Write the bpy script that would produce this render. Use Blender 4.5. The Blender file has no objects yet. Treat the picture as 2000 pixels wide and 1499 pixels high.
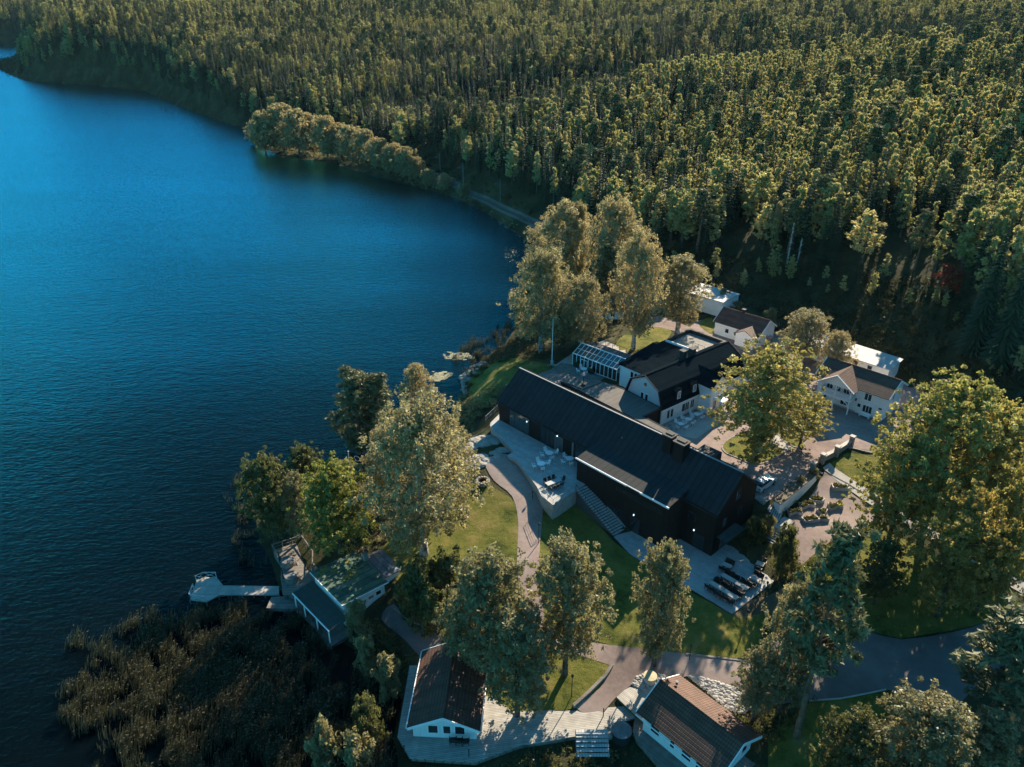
import bpy, math, random
import numpy as np
from mathutils import Vector, Matrix
R = math.radians
random.seed(7); RNG = np.random.default_rng(11)
scene = bpy.context.scene
COL = scene.collection
# ------------------------------------------------------------------ camera, sky, sun, exposure
CAM_H = 74.0; PITCH = R(27.5); FPX = 1500.0
cam = bpy.data.objects.new('camera', bpy.data.cameras.new('camera')); COL.objects.link(cam)
cam.location = (0, 0, CAM_H); cam.rotation_euler = (R(90) - PITCH, 0, 0)
cam.data.sensor_width = 36; cam.data.lens = 36 * FPX / 2000; cam.data.clip_end = 9000; cam.data.clip_start = 1
scene.camera = cam
SUN_AZ, SUN_EL = 61.0, 30.0            # degrees; azimuth counter-clockwise from +x
world = bpy.data.worlds.new('World'); scene.world = world; world.use_nodes = True
wn = world.node_tree.nodes; wl = world.node_tree.links; wn.clear()
sky = wn.new('ShaderNodeTexSky'); sky.sky_type = 'NISHITA'; sky.sun_disc = False
sky.sun_elevation = R(SUN_EL); sky.sun_rotation = R(90 - SUN_AZ); sky.air_density = 1.0; sky.dust_density = 0.3; sky.ozone_density = 4.0
bg = wn.new('ShaderNodeBackground'); bg.inputs['Strength'].default_value = 0.085
wo = wn.new('ShaderNodeOutputWorld'); tn = wn.new('ShaderNodeMix'); tn.data_type = 'RGBA'; tn.blend_type = 'MULTIPLY'; tn.inputs[0].default_value = 1; tn.inputs[7].default_value = (0.26, 0.95, 1.0, 1)
wl.new(sky.outputs[0], tn.inputs[6]); wl.new(tn.outputs[2], bg.inputs['Color']); wl.new(bg.outputs[0], wo.inputs['Surface'])
sl = bpy.data.lights.new('sun', 'SUN'); sl.energy = 5.0; sl.angle = R(0.5); sl.color = (1.0, 0.86, 0.66)
sun = bpy.data.objects.new('sun', sl); COL.objects.link(sun)
sd = Vector((math.cos(R(SUN_EL)) * math.cos(R(SUN_AZ)), math.cos(R(SUN_EL)) * math.sin(R(SUN_AZ)), math.sin(R(SUN_EL))))
sun.rotation_euler = sd.to_track_quat('Z', 'Y').to_euler(); sun.location = sd * 300
scene.view_settings.view_transform = 'Standard'; scene.view_settings.look = 'None'; scene.view_settings.gamma = 1
scene.view_settings.exposure = 1.27
scene.render.engine = 'CYCLES'
scene.cycles.max_bounces = 6; scene.cycles.diffuse_bounces = 2; scene.cycles.transmission_bounces = 3

# ------------------------------------------------------------------ geometry of the view (used only to measure real positions)
ST, CT = math.sin(PITCH), math.cos(PITCH)
def P(px, py, z=0.0):
    u = (px - 1000) / FPX; v = -(py - 749.5) / FPX
    dz = -ST + v * CT; t = (z - CAM_H) / dz
    return Vector((u * t, (CT + v * ST) * t, z))
def toscreen(x, y, z):
    d = y * CT - (z - CAM_H) * ST; w = y * ST + (z - CAM_H) * CT
    return 1000 + FPX * x / d, 749.5 - FPX * w / d

# ------------------------------------------------------------------ materials
MATS = {}
def newmat(name):
    m = bpy.data.materials.new(name); m.use_nodes = True; MATS[name] = m
    return m, m.node_tree.nodes, m.node_tree.links, m.node_tree.nodes['Principled BSDF']
def setin(b, **k):
    for a, v in k.items():
        a = a.replace('_', ' ')
        if a in b.inputs: b.inputs[a].default_value = v
def ramp(n, l, fac, stops):
    r = n.new('ShaderNodeValToRGB'); e = r.color_ramp.elements
    while len(e) < len(stops): e.new(0.5)
    for i, (p, c) in enumerate(stops): e[i].position = p; e[i].color = (*c, 1)
    l.new(fac, r.inputs['Fac']); return r.outputs['Color']
def noise(n, l, vec, scale, detail=4, rough=0.55):
    t = n.new('ShaderNodeTexNoise'); t.inputs['Scale'].default_value = scale; t.inputs['Detail'].default_value = detail; t.inputs['Roughness'].default_value = rough
    if vec is not None: l.new(vec, t.inputs['Vector'])
    return t.outputs['Fac']
def geo(n): return n.new('ShaderNodeNewGeometry').outputs['Position']
def objc(n): return n.new('ShaderNodeTexCoord').outputs['Object']
def mixc(n, l, fac, a, b, mode='MIX'):
    m = n.new('ShaderNodeMix'); m.data_type = 'RGBA'; m.blend_type = mode
    if hasattr(fac, 'links'): l.new(fac, m.inputs[0])
    else: m.inputs[0].default_value = fac
    for i, s in ((6, a), (7, b)):
        if hasattr(s, 'links'): l.new(s, m.inputs[i])
        else: m.inputs[i].default_value = (*s, 1)
    return m.outputs[2]
def bump(n, l, b, h, strength=0.5, dist=0.05):
    u = n.new('ShaderNodeBump'); u.inputs['Strength'].default_value = strength; u.inputs['Distance'].default_value = dist
    l.new(h, u.inputs['Height']); l.new(u.outputs['Normal'], b.inputs['Normal'])
def plain(name, c, rough=0.6, metal=0.0, var=0.15, scale=2.0):
    m, n, l, b = newmat(name); setin(b, Roughness=rough, Metallic=metal)
    f = noise(n, l, objc(n), scale)
    l.new(ramp(n, l, f, [(0.3, tuple(x * (1 - var) for x in c)), (0.7, tuple(min(1, x * (1 + var)) for x in c))]), b.inputs['Base Color'])
    return m
def ground_mat(name, stops, scale=1.2, fine=9.0, bstr=0.6, bd=0.08, rough=0.95, patch=0.12):
    m, n, l, b = newmat(name); setin(b, Roughness=rough); b.inputs['Specular IOR Level'].default_value = 0.1
    g = geo(n)
    f1 = noise(n, l, g, patch, 5); f2 = noise(n, l, g, scale, 6, 0.65); f3 = noise(n, l, g, fine, 3, 0.7)
    a = n.new('ShaderNodeMath'); a.operation = 'MULTIPLY_ADD'; l.new(f2, a.inputs[0]); a.inputs[1].default_value = 0.45; l.new(f1, a.inputs[2])
    c = n.new('ShaderNodeMath'); c.operation = 'MULTIPLY_ADD'; l.new(f3, c.inputs[0]); c.inputs[1].default_value = 0.35; l.new(a.outputs[0], c.inputs[2])
    d = n.new('ShaderNodeMath'); d.operation = 'MULTIPLY'; d.inputs[1].default_value = 0.56; l.new(c.outputs[0], d.inputs[0])
    l.new(ramp(n, l, d.outputs[0], stops), b.inputs['Base Color'])
    bump(n, l, b, c.outputs[0], bstr, bd)
    return m
ground_mat('undergrowth', [(0.36, (0.018, 0.022, 0.010)), (0.5, (0.045, 0.045, 0.02)), (0.62, (0.10, 0.085, 0.04)), (0.7, (0.06, 0.075, 0.02))], 0.8, 5, 1.0, 0.4)
ground_mat('grass', [(0.38, (0.04, 0.05, 0.012)), (0.46, (0.10, 0.11, 0.022)), (0.56, (0.16, 0.145, 0.035)), (0.66, (0.23, 0.17, 0.07))], 1.6, 8, 1.0, 0.25, patch=0.3)
ground_mat('gravel', [(0.38, (0.17, 0.125, 0.11)), (0.5, (0.27, 0.205, 0.18)), (0.64, (0.36, 0.285, 0.25))], 1.6, 16, 0.5, 0.05)
ground_mat('asphalt', [(0.38, (0.10, 0.09, 0.085)), (0.52, (0.15, 0.13, 0.125)), (0.66, (0.22, 0.19, 0.18))], 0.8, 14, 0.3, 0.03)
ground_mat('earth', [(0.38, (0.09, 0.065, 0.04)), (0.52, (0.15, 0.11, 0.07)), (0.66, (0.2, 0.155, 0.10))], 1.6, 16, 0.7, 0.08)
ground_mat('flagstone', [(0.38, (0.26, 0.24, 0.22)), (0.5, (0.38, 0.35, 0.32)), (0.64, (0.5, 0.46, 0.42))], 0.8, 5, 0.3, 0.03)
ground_mat('rock', [(0.36, (0.10, 0.09, 0.08)), (0.45, (0.26, 0.24, 0.21)), (0.6, (0.42, 0.39, 0.35)), (0.7, (0.12, 0.12, 0.06))], 1.4, 6, 1.0, 0.3)
ground_mat('ballast', [(0.38, (0.08, 0.065, 0.055)), (0.6, (0.19, 0.15, 0.13))], 2, 8, 0.8, 0.1)
plain('white_paint', (0.86, 0.86, 0.85), 0.55, 0, 0.05, 0.8)
plain('white_metal', (0.84, 0.84, 0.83), 0.35, 0, 0.03)
plain('plaster', (0.84, 0.83, 0.81), 0.85, 0, 0.07, 0.7)
plain('dark_metal', (0.02, 0.022, 0.024), 0.8, 0.0)
plain('grey_metal', (0.20, 0.205, 0.21), 0.7, 0.0)
plain('steel', (0.32, 0.25, 0.2), 0.35, 0.8)
plain('concrete', (0.40, 0.38, 0.35), 0.9, 0, 0.18, 1.2)
plain('stone', (0.24, 0.215, 0.185), 0.95, 0, 0.35, 2.5)
plain('cobble', (0.36, 0.33, 0.30), 0.8, 0, 0.35, 1.3)
plain('light_roof', (0.40, 0.385, 0.365), 0.7, 0, 0.1, 0.6)
plain('black_plastic', (0.012, 0.012, 0.013), 0.5)
plain('green_board', (0.03, 0.12, 0.06), 0.6)
plain('lid_yellow', (0.42, 0.36, 0.22), 0.7)
plain('tub_lid', (0.16, 0.16, 0.16), 0.75, 0, 0.3, 1.5)
plain('red_paint', (0.45, 0.03, 0.02), 0.6)
plain('orange_paint', (0.55, 0.10, 0.02), 0.4)
plain('rubber', (0.02, 0.02, 0.02), 0.8)
plain('soil', (0.06, 0.045, 0.03), 0.95, 0, 0.4, 3)
plain('skin', (0.50, 0.32, 0.24), 0.6)
plain('dark_cloth', (0.03, 0.03, 0.04), 0.9)
plain('red_cloth', (0.45, 0.07, 0.04), 0.9)
plain('blue_cloth', (0.05, 0.08, 0.16), 0.9)
plain('hair', (0.04, 0.025, 0.015), 0.8)
plain('flag_cloth', (0.012, 0.012, 0.014), 0.9)
plain('lily', (0.22, 0.20, 0.10), 0.6, 0, 0.35, 0.8)
plain('pink_cloth', (0.55, 0.30, 0.28), 0.8)
plain('moss', (0.17, 0.15, 0.035), 0.95, 0, 0.5, 2); plain('earth_cap', (0.12, 0.09, 0.06), 0.9, 0, 0.3, 2); plain('grey_table', (0.33, 0.33, 0.33), 0.6); plain('old_paint', (0.45, 0.45, 0.43), 0.7, 0, 0.2)
m, n, l, b = newmat('glass'); setin(b, Roughness=0.06, Base_Color=(0.02, 0.028, 0.03, 1)); b.inputs['Specular IOR Level'].default_value = 0.9
m, n, l, b = newmat('glass_pale'); setin(b, Roughness=0.05, Base_Color=(0.06, 0.085, 0.09, 1)); b.inputs['Specular IOR Level'].default_value = 1.0
m, n, l, b = newmat('clear_glass'); setin(b, Roughness=0.03, Base_Color=(0.85, 0.95, 0.97, 1), Transmission_Weight=0.9, IOR=1.05)
m, n, l, b = newmat('lit_lamp'); setin(b, Base_Color=(0.9, 0.95, 1, 1)); b.inputs['Emission Color'].default_value = (0.75, 0.9, 1, 1); b.inputs['Emission Strength'].default_value = 0.8
m, n, l, b = newmat('car_paint'); setin(b, Base_Color=(0.55, 0.6, 0.64, 1), Roughness=0.22, Metallic=0.2, Coat_Weight=0.6)

def stripes(name, c1, c2, gap, period, axis, rough=0.7, across=None, bstr=0.6, bd=0.02, wear=0.25, rot=0.0, shine=0.3):
    """boards / tile courses: grooves every `period` metres along an object-space axis; optional second direction"""
    m, n, l, b = newmat(name); setin(b, Roughness=rough); b.inputs['Specular IOR Level'].default_value = shine
    tc = objc(n)
    if rot:
        mp = n.new('ShaderNodeMapping'); mp.inputs['Rotation'].default_value = (0, 0, R(rot)); l.new(tc, mp.inputs['Vector']); tc = mp.outputs[0]
    sp = n.new('ShaderNodeSeparateXYZ'); l.new(tc, sp.inputs[0])
    def groove(ax, per, w=0.14):
        d = n.new('ShaderNodeMath'); d.operation = 'DIVIDE'; d.inputs[1].default_value = per; l.new(sp.outputs[ax], d.inputs[0])
        f = n.new('ShaderNodeMath'); f.operation = 'FRACT'; l.new(d.outputs[0], f.inputs[0])
        g = n.new('ShaderNodeMath'); g.operation = 'PINGPONG'; g.inputs[1].default_value = 0.5; l.new(f.outputs[0], g.inputs[0])
        r = n.new('ShaderNodeMapRange'); r.inputs['From Max'].default_value = w; r.inputs['From Min'].default_value = 0.0; l.new(g.outputs[0], r.inputs['Value'])
        fl = n.new('ShaderNodeMath'); fl.operation = 'FLOOR'; l.new(d.outputs[0], fl.inputs[0])
        return r.outputs['Result'], fl.outputs[0]
    h, idx = groove(axis, period)
    wn_ = n.new('ShaderNodeTexWhiteNoise'); wn_.noise_dimensions = '1D'; l.new(idx, wn_.inputs['W'])
    if across is not None:
        h2, _ = groove(across[0], across[1])
        mm = n.new('ShaderNodeMath'); mm.operation = 'MULTIPLY'; l.new(h, mm.inputs[0]); l.new(h2, mm.inputs[1]); h = mm.outputs[0]
    f = noise(n, l, tc, 0.9, 5, 0.7)
    base = mixc(n, l, wn_.outputs['Value'], c1, c2)
    dirt = mixc(n, l, 1.0, base, ramp(n, l, f, [(0.3, (1 - wear,) * 3), (0.7, (1 + wear * 0.5,) * 3)]), 'MULTIPLY')
    l.new(mixc(n, l, h, gap, dirt), b.inputs['Base Color'])
    bump(n, l, b, h, bstr, bd)
    return m
stripes('deck_wood', (0.36, 0.335, 0.30), (0.45, 0.42, 0.375), (0.10, 0.09, 0.08), 0.22, 1, 0.8, wear=0.3)
stripes('deck_wood_x', (0.36, 0.335, 0.30), (0.45, 0.42, 0.375), (0.10, 0.09, 0.08), 0.22, 0, 0.8, wear=0.3)
stripes('pale_stone_deck', (0.36, 0.355, 0.34), (0.41, 0.40, 0.385), (0.31, 0.305, 0.295), 0.45, 1, 0.8, wear=0.3)
stripes('old_wood', (0.20, 0.175, 0.15), (0.27, 0.24, 0.21), (0.07, 0.06, 0.05), 0.2, 1, 0.9, wear=0.4)
stripes('black_boards', (0.012, 0.0105, 0.0095), (0.019, 0.016, 0.014), (0.004, 0.004, 0.004), 0.24, 0, 0.75, wear=0.4)
stripes('black_boards_y', (0.012, 0.0105, 0.0095), (0.019, 0.016, 0.014), (0.004, 0.004, 0.004), 0.24, 1, 0.75, wear=0.4)
stripes('white_boards', (0.84, 0.84, 0.83), (0.88, 0.88, 0.87), (0.55, 0.55, 0.55), 0.16, 0, 0.6, wear=0.08)
stripes('white_boards_y', (0.84, 0.84, 0.83), (0.88, 0.88, 0.87), (0.55, 0.55, 0.55), 0.16, 1, 0.6, wear=0.08)
stripes('felt_black', (0.022, 0.025, 0.027), (0.031, 0.034, 0.037), (0.010, 0.011, 0.012), 1.0, 0, 0.8, wear=0.3, bd=0.01, shine=0.25)
stripes('felt_grey', (0.13, 0.115, 0.105), (0.15, 0.135, 0.12), (0.10, 0.09, 0.08), 1.0, 0, 0.9, wear=0.2, bd=0.01)
stripes('slate_tiles', (0.009, 0.015, 0.020), (0.013, 0.022, 0.029), (0.003, 0.005, 0.006), 0.34, 1, 1.0, across=(0, 0.3), wear=0.3, bd=0.03, shine=0.0)
stripes('brown_tiles', (0.12, 0.062, 0.043), (0.165, 0.085, 0.059), (0.03, 0.018, 0.013), 0.36, 1, 0.7, across=(0, 0.3), wear=0.4, bd=0.04)
stripes('brown_tiles_y', (0.12, 0.062, 0.043), (0.165, 0.085, 0.059), (0.03, 0.018, 0.013), 0.3, 1, 0.7, across=(0, 0.36), wear=0.4, bd=0.04)
stripes('green_roof', (0.07, 0.125, 0.085), (0.10, 0.16, 0.11), (0.03, 0.05, 0.035), 1.0, 1, 0.8, wear=0.5, bd=0.02)
stripes('grey_roof', (0.13, 0.13, 0.135), (0.16, 0.16, 0.165), (0.08, 0.08, 0.085), 1.0, 0, 0.8, wear=0.3, bd=0.02)
stripes('teal_roof', (0.045, 0.06, 0.055), (0.055, 0.072, 0.065), (0.03, 0.04, 0.035), 0.9, 0, 0.7, wear=0.4, bd=0.01)
stripes('table_top', (0.46, 0.41, 0.36), (0.52, 0.47, 0.41), (0.2, 0.18, 0.16), 0.2, 1, 0.6, wear=0.15)
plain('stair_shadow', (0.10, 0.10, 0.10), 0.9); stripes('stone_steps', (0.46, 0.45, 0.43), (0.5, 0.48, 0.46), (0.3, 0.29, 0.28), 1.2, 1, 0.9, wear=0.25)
stripes('corrugated', (0.40, 0.41, 0.40), (0.46, 0.47, 0.46), (0.2, 0.2, 0.2), 0.3, 0, 0.6, wear=0.2)

def bark(name, c1, c2):
    m, n, l, b = newmat(name); setin(b, Roughness=0.9)
    l.new(ramp(n, l, noise(n, l, objc(n), 1.6, 4, 0.7), [(0.4, c1), (0.6, c2)]), b.inputs['Base Color']); return m
bark('bark_brown', (0.05, 0.04, 0.03), (0.12, 0.095, 0.075))
bark('bark_birch', (0.10, 0.09, 0.08), (0.50, 0.47, 0.43))
bark('bark_pine', (0.10, 0.065, 0.045), (0.24, 0.15, 0.10))

def leaf(name, cdark, clight, chue, trans=0.5, rand=0.5):
    """foliage: colour by the leaf's own tone attribute, a hue shift per tree, light passing through the blades"""
    m = bpy.data.materials.new(name); m.use_nodes = True; MATS[name] = m
    n = m.node_tree.nodes; l = m.node_tree.links; n.clear()
    at = n.new('ShaderNodeAttribute'); at.attribute_name = 'tone'
    c = mixc(n, l, at.outputs['Fac'], cdark, clight)
    oi = n.new('ShaderNodeObjectInfo')
    mr = n.new('ShaderNodeMath'); mr.operation = 'MULTIPLY'; mr.inputs[1].default_value = rand; l.new(oi.outputs['Random'], mr.inputs[0])
    c = mixc(n, l, mr.outputs[0], c, chue)
    d = n.new('ShaderNodeBsdfDiffuse'); t = n.new('ShaderNodeBsdfTranslucent'); g = n.new('ShaderNodeBsdfGlossy'); g.inputs['Roughness'].default_value = 0.45
    l.new(c, d.inputs['Color'])
    br = mixc(n, l, 1.0, c, (1.2, 1.1, 0.8), 'MULTIPLY'); l.new(br, t.inputs['Color'])
    g.inputs['Color'].default_value = (0.6, 0.62, 0.6, 1)
    mx = n.new('ShaderNodeMixShader'); mx.inputs[0].default_value = trans; l.new(d.outputs[0], mx.inputs[1]); l.new(t.outputs[0], mx.inputs[2])
    m2 = n.new('ShaderNodeMixShader'); m2.inputs[0].default_value = 0.03; l.new(mx.outputs[0], m2.inputs[1]); l.new(g.outputs[0], m2.inputs[2])
    o = n.new('ShaderNodeOutputMaterial'); l.new(m2.outputs[0], o.inputs['Surface']); return m
leaf('leaf_birch', (0.13, 0.12, 0.06), (0.50, 0.44, 0.25), (0.46, 0.36, 0.20))
leaf('leaf_maple', (0.09, 0.105, 0.03), (0.46, 0.42, 0.14), (0.46, 0.36, 0.13), rand=0.3)
leaf('leaf_maple_green', (0.07, 0.10, 0.025), (0.36, 0.36, 0.10), (0.27, 0.26, 0.05), rand=0.3)
leaf('leaf_olive', (0.085, 0.09, 0.045), (0.36, 0.33, 0.18), (0.30, 0.27, 0.15))
leaf('leaf_dark', (0.035, 0.05, 0.022), (0.20, 0.21, 0.08), (0.11, 0.11, 0.04))
leaf('leaf_orange', (0.10, 0.10, 0.03), (0.46, 0.36, 0.11), (0.46, 0.30, 0.09))
leaf('leaf_red', (0.16, 0.03, 0.015), (0.34, 0.08, 0.04), (0.3, 0.06, 0.04))
leaf('needle_pine', (0.05, 0.062, 0.03), (0.25, 0.24, 0.115), (0.13, 0.13, 0.065), 0.2)
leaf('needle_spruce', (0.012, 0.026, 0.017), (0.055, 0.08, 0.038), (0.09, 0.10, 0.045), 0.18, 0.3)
leaf('leaf_forest', (0.085, 0.11, 0.045), (0.56, 0.54, 0.21), (0.60, 0.52, 0.26), 0.5, 0.7)
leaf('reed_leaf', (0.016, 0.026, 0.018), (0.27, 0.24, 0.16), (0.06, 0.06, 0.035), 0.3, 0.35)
leaf('scrub_leaf', (0.025, 0.03, 0.012), (0.085, 0.08, 0.03), (0.13, 0.09, 0.04), 0.25, 0.8)
leaf('bed_leaf', (0.06, 0.08, 0.025), (0.2, 0.2, 0.07), (0.25, 0.2, 0.06), 0.3, 0.6)

# lake water
m, n, l, b = newmat('lake_water')
g = geo(n)
mp = n.new('ShaderNodeMapping'); mp.inputs['Scale'].default_value = (1.0, 1.9, 1.0); mp.inputs['Rotation'].default_value = (0, 0, R(-18)); l.new(g, mp.inputs['Vector'])
f1 = noise(n, l, mp.outputs[0], 0.9, 5, 0.6); f2 = noise(n, l, mp.outputs[0], 0.012, 3, 0.5)
n.remove(b)
di = n.new('ShaderNodeBsdfDiffuse'); l.new(ramp(n, l, f2, [(0.35, (0.0007, 0.0025, 0.0035)), (0.65, (0.0014, 0.004, 0.0055))]), di.inputs['Color'])
gl = n.new('ShaderNodeBsdfGlossy'); gl.inputs['Roughness'].default_value = 0.07; gl.inputs['Color'].default_value = (0.13, 0.75, 1.0, 1)
bu = n.new('ShaderNodeBump'); bu.inputs['Strength'].default_value = 1.0; bu.inputs['Distance'].default_value = 0.22; f3 = noise(n, l, mp.outputs[0], 0.3, 3, 0.6)
ah = n.new('ShaderNodeMath'); ah.operation = 'MULTIPLY_ADD'; l.new(f3, ah.inputs[0]); ah.inputs[1].default_value = 1.1; l.new(f1, ah.inputs[2]); l.new(ah.outputs[0], bu.inputs['Height']); l.new(bu.outputs['Normal'], gl.inputs['Normal'])
fr = n.new('ShaderNodeFresnel'); fr.inputs['IOR'].default_value = 1.33; l.new(bu.outputs['Normal'], fr.inputs['Normal'])
fq = n.new('ShaderNodeMath'); fq.operation = 'POWER'; l.new(fr.outputs[0], fq.inputs[0]); fq.inputs[1].default_value = 3.4
fp_ = n.new('ShaderNodeMath'); fp_.operation = 'MULTIPLY_ADD'; fp_.use_clamp = True; l.new(fq.outputs[0], fp_.inputs[0]); fp_.inputs[2].default_value = 0.001
mp2 = n.new('ShaderNodeMapping'); mp2.inputs['Scale'].default_value = (0.004, 0.018, 1.0); mp2.inputs['Rotation'].default_value = (0, 0, R(-12)); l.new(g, mp2.inputs['Vector']); st_w = n.new('ShaderNodeMapRange'); st_w.inputs['From Min'].default_value = 0.3; st_w.inputs['From Max'].default_value = 0.7; st_w.inputs['To Min'].default_value = 85; st_w.inputs['To Max'].default_value = 210; l.new(noise(n, l, mp2.outputs[0], 1.0, 5, 0.6), st_w.inputs['Value']); l.new(st_w.outputs['Result'], fp_.inputs[1])
mx_ = n.new('ShaderNodeMixShader'); l.new(fp_.outputs[0], mx_.inputs[0]); l.new(di.outputs[0], mx_.inputs[1]); l.new(gl.outputs[0], mx_.inputs[2]); l.new(mx_.outputs[0], n['Material Output'].inputs['Surface'])

# ------------------------------------------------------------------ mesh helpers
class MB:
    def __init__(s): s.v = []; s.f = []; s.m = []
    def add(s, vs, fs, mi=0):
        o = len(s.v); s.v += [tuple(x) for x in vs]; s.f += [tuple(i + o for i in f) for f in fs]; s.m += [mi] * len(fs); return s
    def box(s, x0, x1, y0, y1, z0, z1, mi=0):
        return s.add([(x0, y0, z0), (x1, y0, z0), (x1, y1, z0), (x0, y1, z0), (x0, y0, z1), (x1, y0, z1), (x1, y1, z1), (x0, y1, z1)],
                     [(0, 3, 2, 1), (4, 5, 6, 7), (0, 1, 5, 4), (1, 2, 6, 5), (2, 3, 7, 6), (3, 0, 4, 7)], mi)
    def prism(s, poly, z0, z1, mi=0):
        """vertical prism over a 2-D polygon; z0 / z1 numbers or functions"""
        a = sum(poly[i][0] * poly[(i + 1) % len(poly)][1] - poly[(i + 1) % len(poly)][0] * poly[i][1] for i in range(len(poly)))
        if a < 0: poly = poly[::-1]
        k = len(poly); lo = [(p[0], p[1], z0(p[0], p[1]) if callable(z0) else z0) for p in poly]; hi = [(p[0], p[1], z1(p[0], p[1]) if callable(z1) else z1) for p in poly]
        return s.add(lo + hi, [tuple(range(k))[::-1], tuple(range(k, 2 * k))] + [(i, (i + 1) % k, k + (i + 1) % k, k + i) for i in range(k)], mi)
    def slab(s, q, t, mi=0):
        """four corner points of a top face, thickened downwards by t"""
        q = [Vector(p) for p in q]; nrm = (q[1] - q[0]).cross(q[3] - q[0]).normalized()
        if nrm.z < 0: q = q[::-1]; nrm = -nrm
        lo = [p - nrm * t for p in q]
        return s.add(q + lo, [(0, 1, 2, 3), (7, 6, 5, 4)] + [((i + 1) % 4, i, 4 + i, 4 + (i + 1) % 4) for i in range(4)], mi)
    def bar(s, a, b, w, mi=0, seg=6, w2=None):
        a = Vector(a); b = Vector(b); d = (b - a); w2 = w if w2 is None else w2
        if d.length < 1e-6: return s
        z = d.normalized(); x = z.orthogonal().normalized(); y = z.cross(x)
        A = [a + (x * math.cos(6.28319 * i / seg) + y * math.sin(6.28319 * i / seg)) * w for i in range(seg)]
        B = [b + (x * math.cos(6.28319 * i / seg) + y * math.sin(6.28319 * i / seg)) * w2 for i in range(seg)]
        return s.add(A + B, [(i, (i + 1) % seg, seg + (i + 1) % seg, seg + i) for i in range(seg)] + [tuple(range(seg))[::-1], tuple(range(seg, 2 * seg))], mi)
    def lathe(s, prof, cx=0, cy=0, seg=20, mi=0):
        vs = []; fs = []
        for r, z in prof:
            vs += [(cx + r * math.cos(6.28319 * i / seg), cy + r * math.sin(6.28319 * i / seg), z) for i in range(seg)]
        for k in range(len(prof) - 1):
            fs += [(k * seg + i, k * seg + (i + 1) % seg, (k + 1) * seg + (i + 1) % seg, (k + 1) * seg + i) for i in range(seg)]
        fs += [tuple(range(seg))[::-1], tuple(range((len(prof) - 1) * seg, len(prof) * seg))]
        return s.add(vs, fs, mi)
    def build(s, name, mat, parent=None, smooth=False):
        me = bpy.data.meshes.new(name); me.from_pydata(s.v, [], s.f)
        for mm in (mat if isinstance(mat, (list, tuple)) else [mat]): me.materials.append(MATS[mm])
        if any(s.m): me.polygons.foreach_set('material_index', s.m)
        if smooth: me.polygons.foreach_set('use_smooth', [True] * len(me.polygons))
        me.update(); o = bpy.data.objects.new(name, me); COL.objects.link(o)
        if parent is not None: o.parent = parent
        return o
def tag(o, label, cat, group=None, kind=None):
    if label: o['label'] = label
    if cat: o['category'] = cat
    if group: o['group'] = group
    if kind: o['kind'] = kind
    return o
def thing(name, label, cat, loc, rz=0.0, group=None):
    o = bpy.data.objects.new(name, None); COL.objects.link(o); o.empty_display_size = 0.3
    o.location = loc; o.rotation_euler = (0, 0, R(rz)); return tag(o, label, cat, group)
def kids(o): return KID.get(o.name, [])
KID = {}
def dup(root, loc, rz, scale=None, label=None, group=None):
    r = root.copy(); COL.objects.link(r); r.location = loc; r.rotation_euler = (0, 0, R(rz))
    if scale is not None: r.scale = scale
    if label: r['label'] = label
    if group: r['group'] = group
    for ch in list(root.children):
        c = ch.copy(); COL.objects.link(c); c.parent = r
        for g_ in ch.children:
            d = g_.copy(); COL.objects.link(d); d.parent = c
    return r
def struct(o, label=None):
    o['kind'] = 'structure'
    if label: o['label'] = label
    return o

# ------------------------------------------------------------------ terrain
SHORE = [(780, 1700), (775, 1490), (768, 1440), (785, 1370), (770, 1310), (700, 1275), (640, 1235), (590, 1190), (545, 1150), (530, 1100), (505, 1060), (495, 1000), (510, 950),
         (560, 925), (640, 905), (740, 880), (820, 868), (868, 832), (884, 800), (902, 770), (900, 738), (935, 708), (985, 672), (1008, 640), (1000, 590),
         (1020, 540), (1042, 492), (1022, 466), (965, 425), (912, 396), (870, 380), (800, 362), (740, 346), (640, 318), (545, 307), (503, 292), (496, 272),
         (500, 252), (450, 241), (380, 215), (330, 196), (300, 179), (220, 169), (140, 161), (60, 157), (15, 146), (-12, 132), (5, 117), (30, 112), (50, 103), (60, 95), (30, 88), (-200, 86), (-900, 86)]
shore = [P(a, b_, 0)[:2] for a, b_ in SHORE]
shore_poly = shore + [(-6000, 1300), (-6000, 9000), (9000, 9000), (9000, -400), (-15, -400)]
def sdf(poly, X, Y):
    """signed distance, positive inside"""
    p = np.array(poly, float); q = np.roll(p, -1, 0); best = np.full(X.shape, 1e18); ins = np.zeros(X.shape, bool)
    for (ax, ay), (bx, by) in zip(p, q):
        dx, dy = bx - ax, by - ay; L = dx * dx + dy * dy + 1e-12
        t = np.clip(((X - ax) * dx + (Y - ay) * dy) / L, 0, 1)
        best = np.minimum(best, (X - ax - t * dx) ** 2 + (Y - ay - t * dy) ** 2)
        c = ((ay > Y) != (by > Y)); xx = ax + (Y - ay) * dx / (dy if abs(dy) > 1e-12 else 1e-12); ins ^= c & (X < xx)
    return np.where(ins, 1, -1) * np.sqrt(best)
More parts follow.
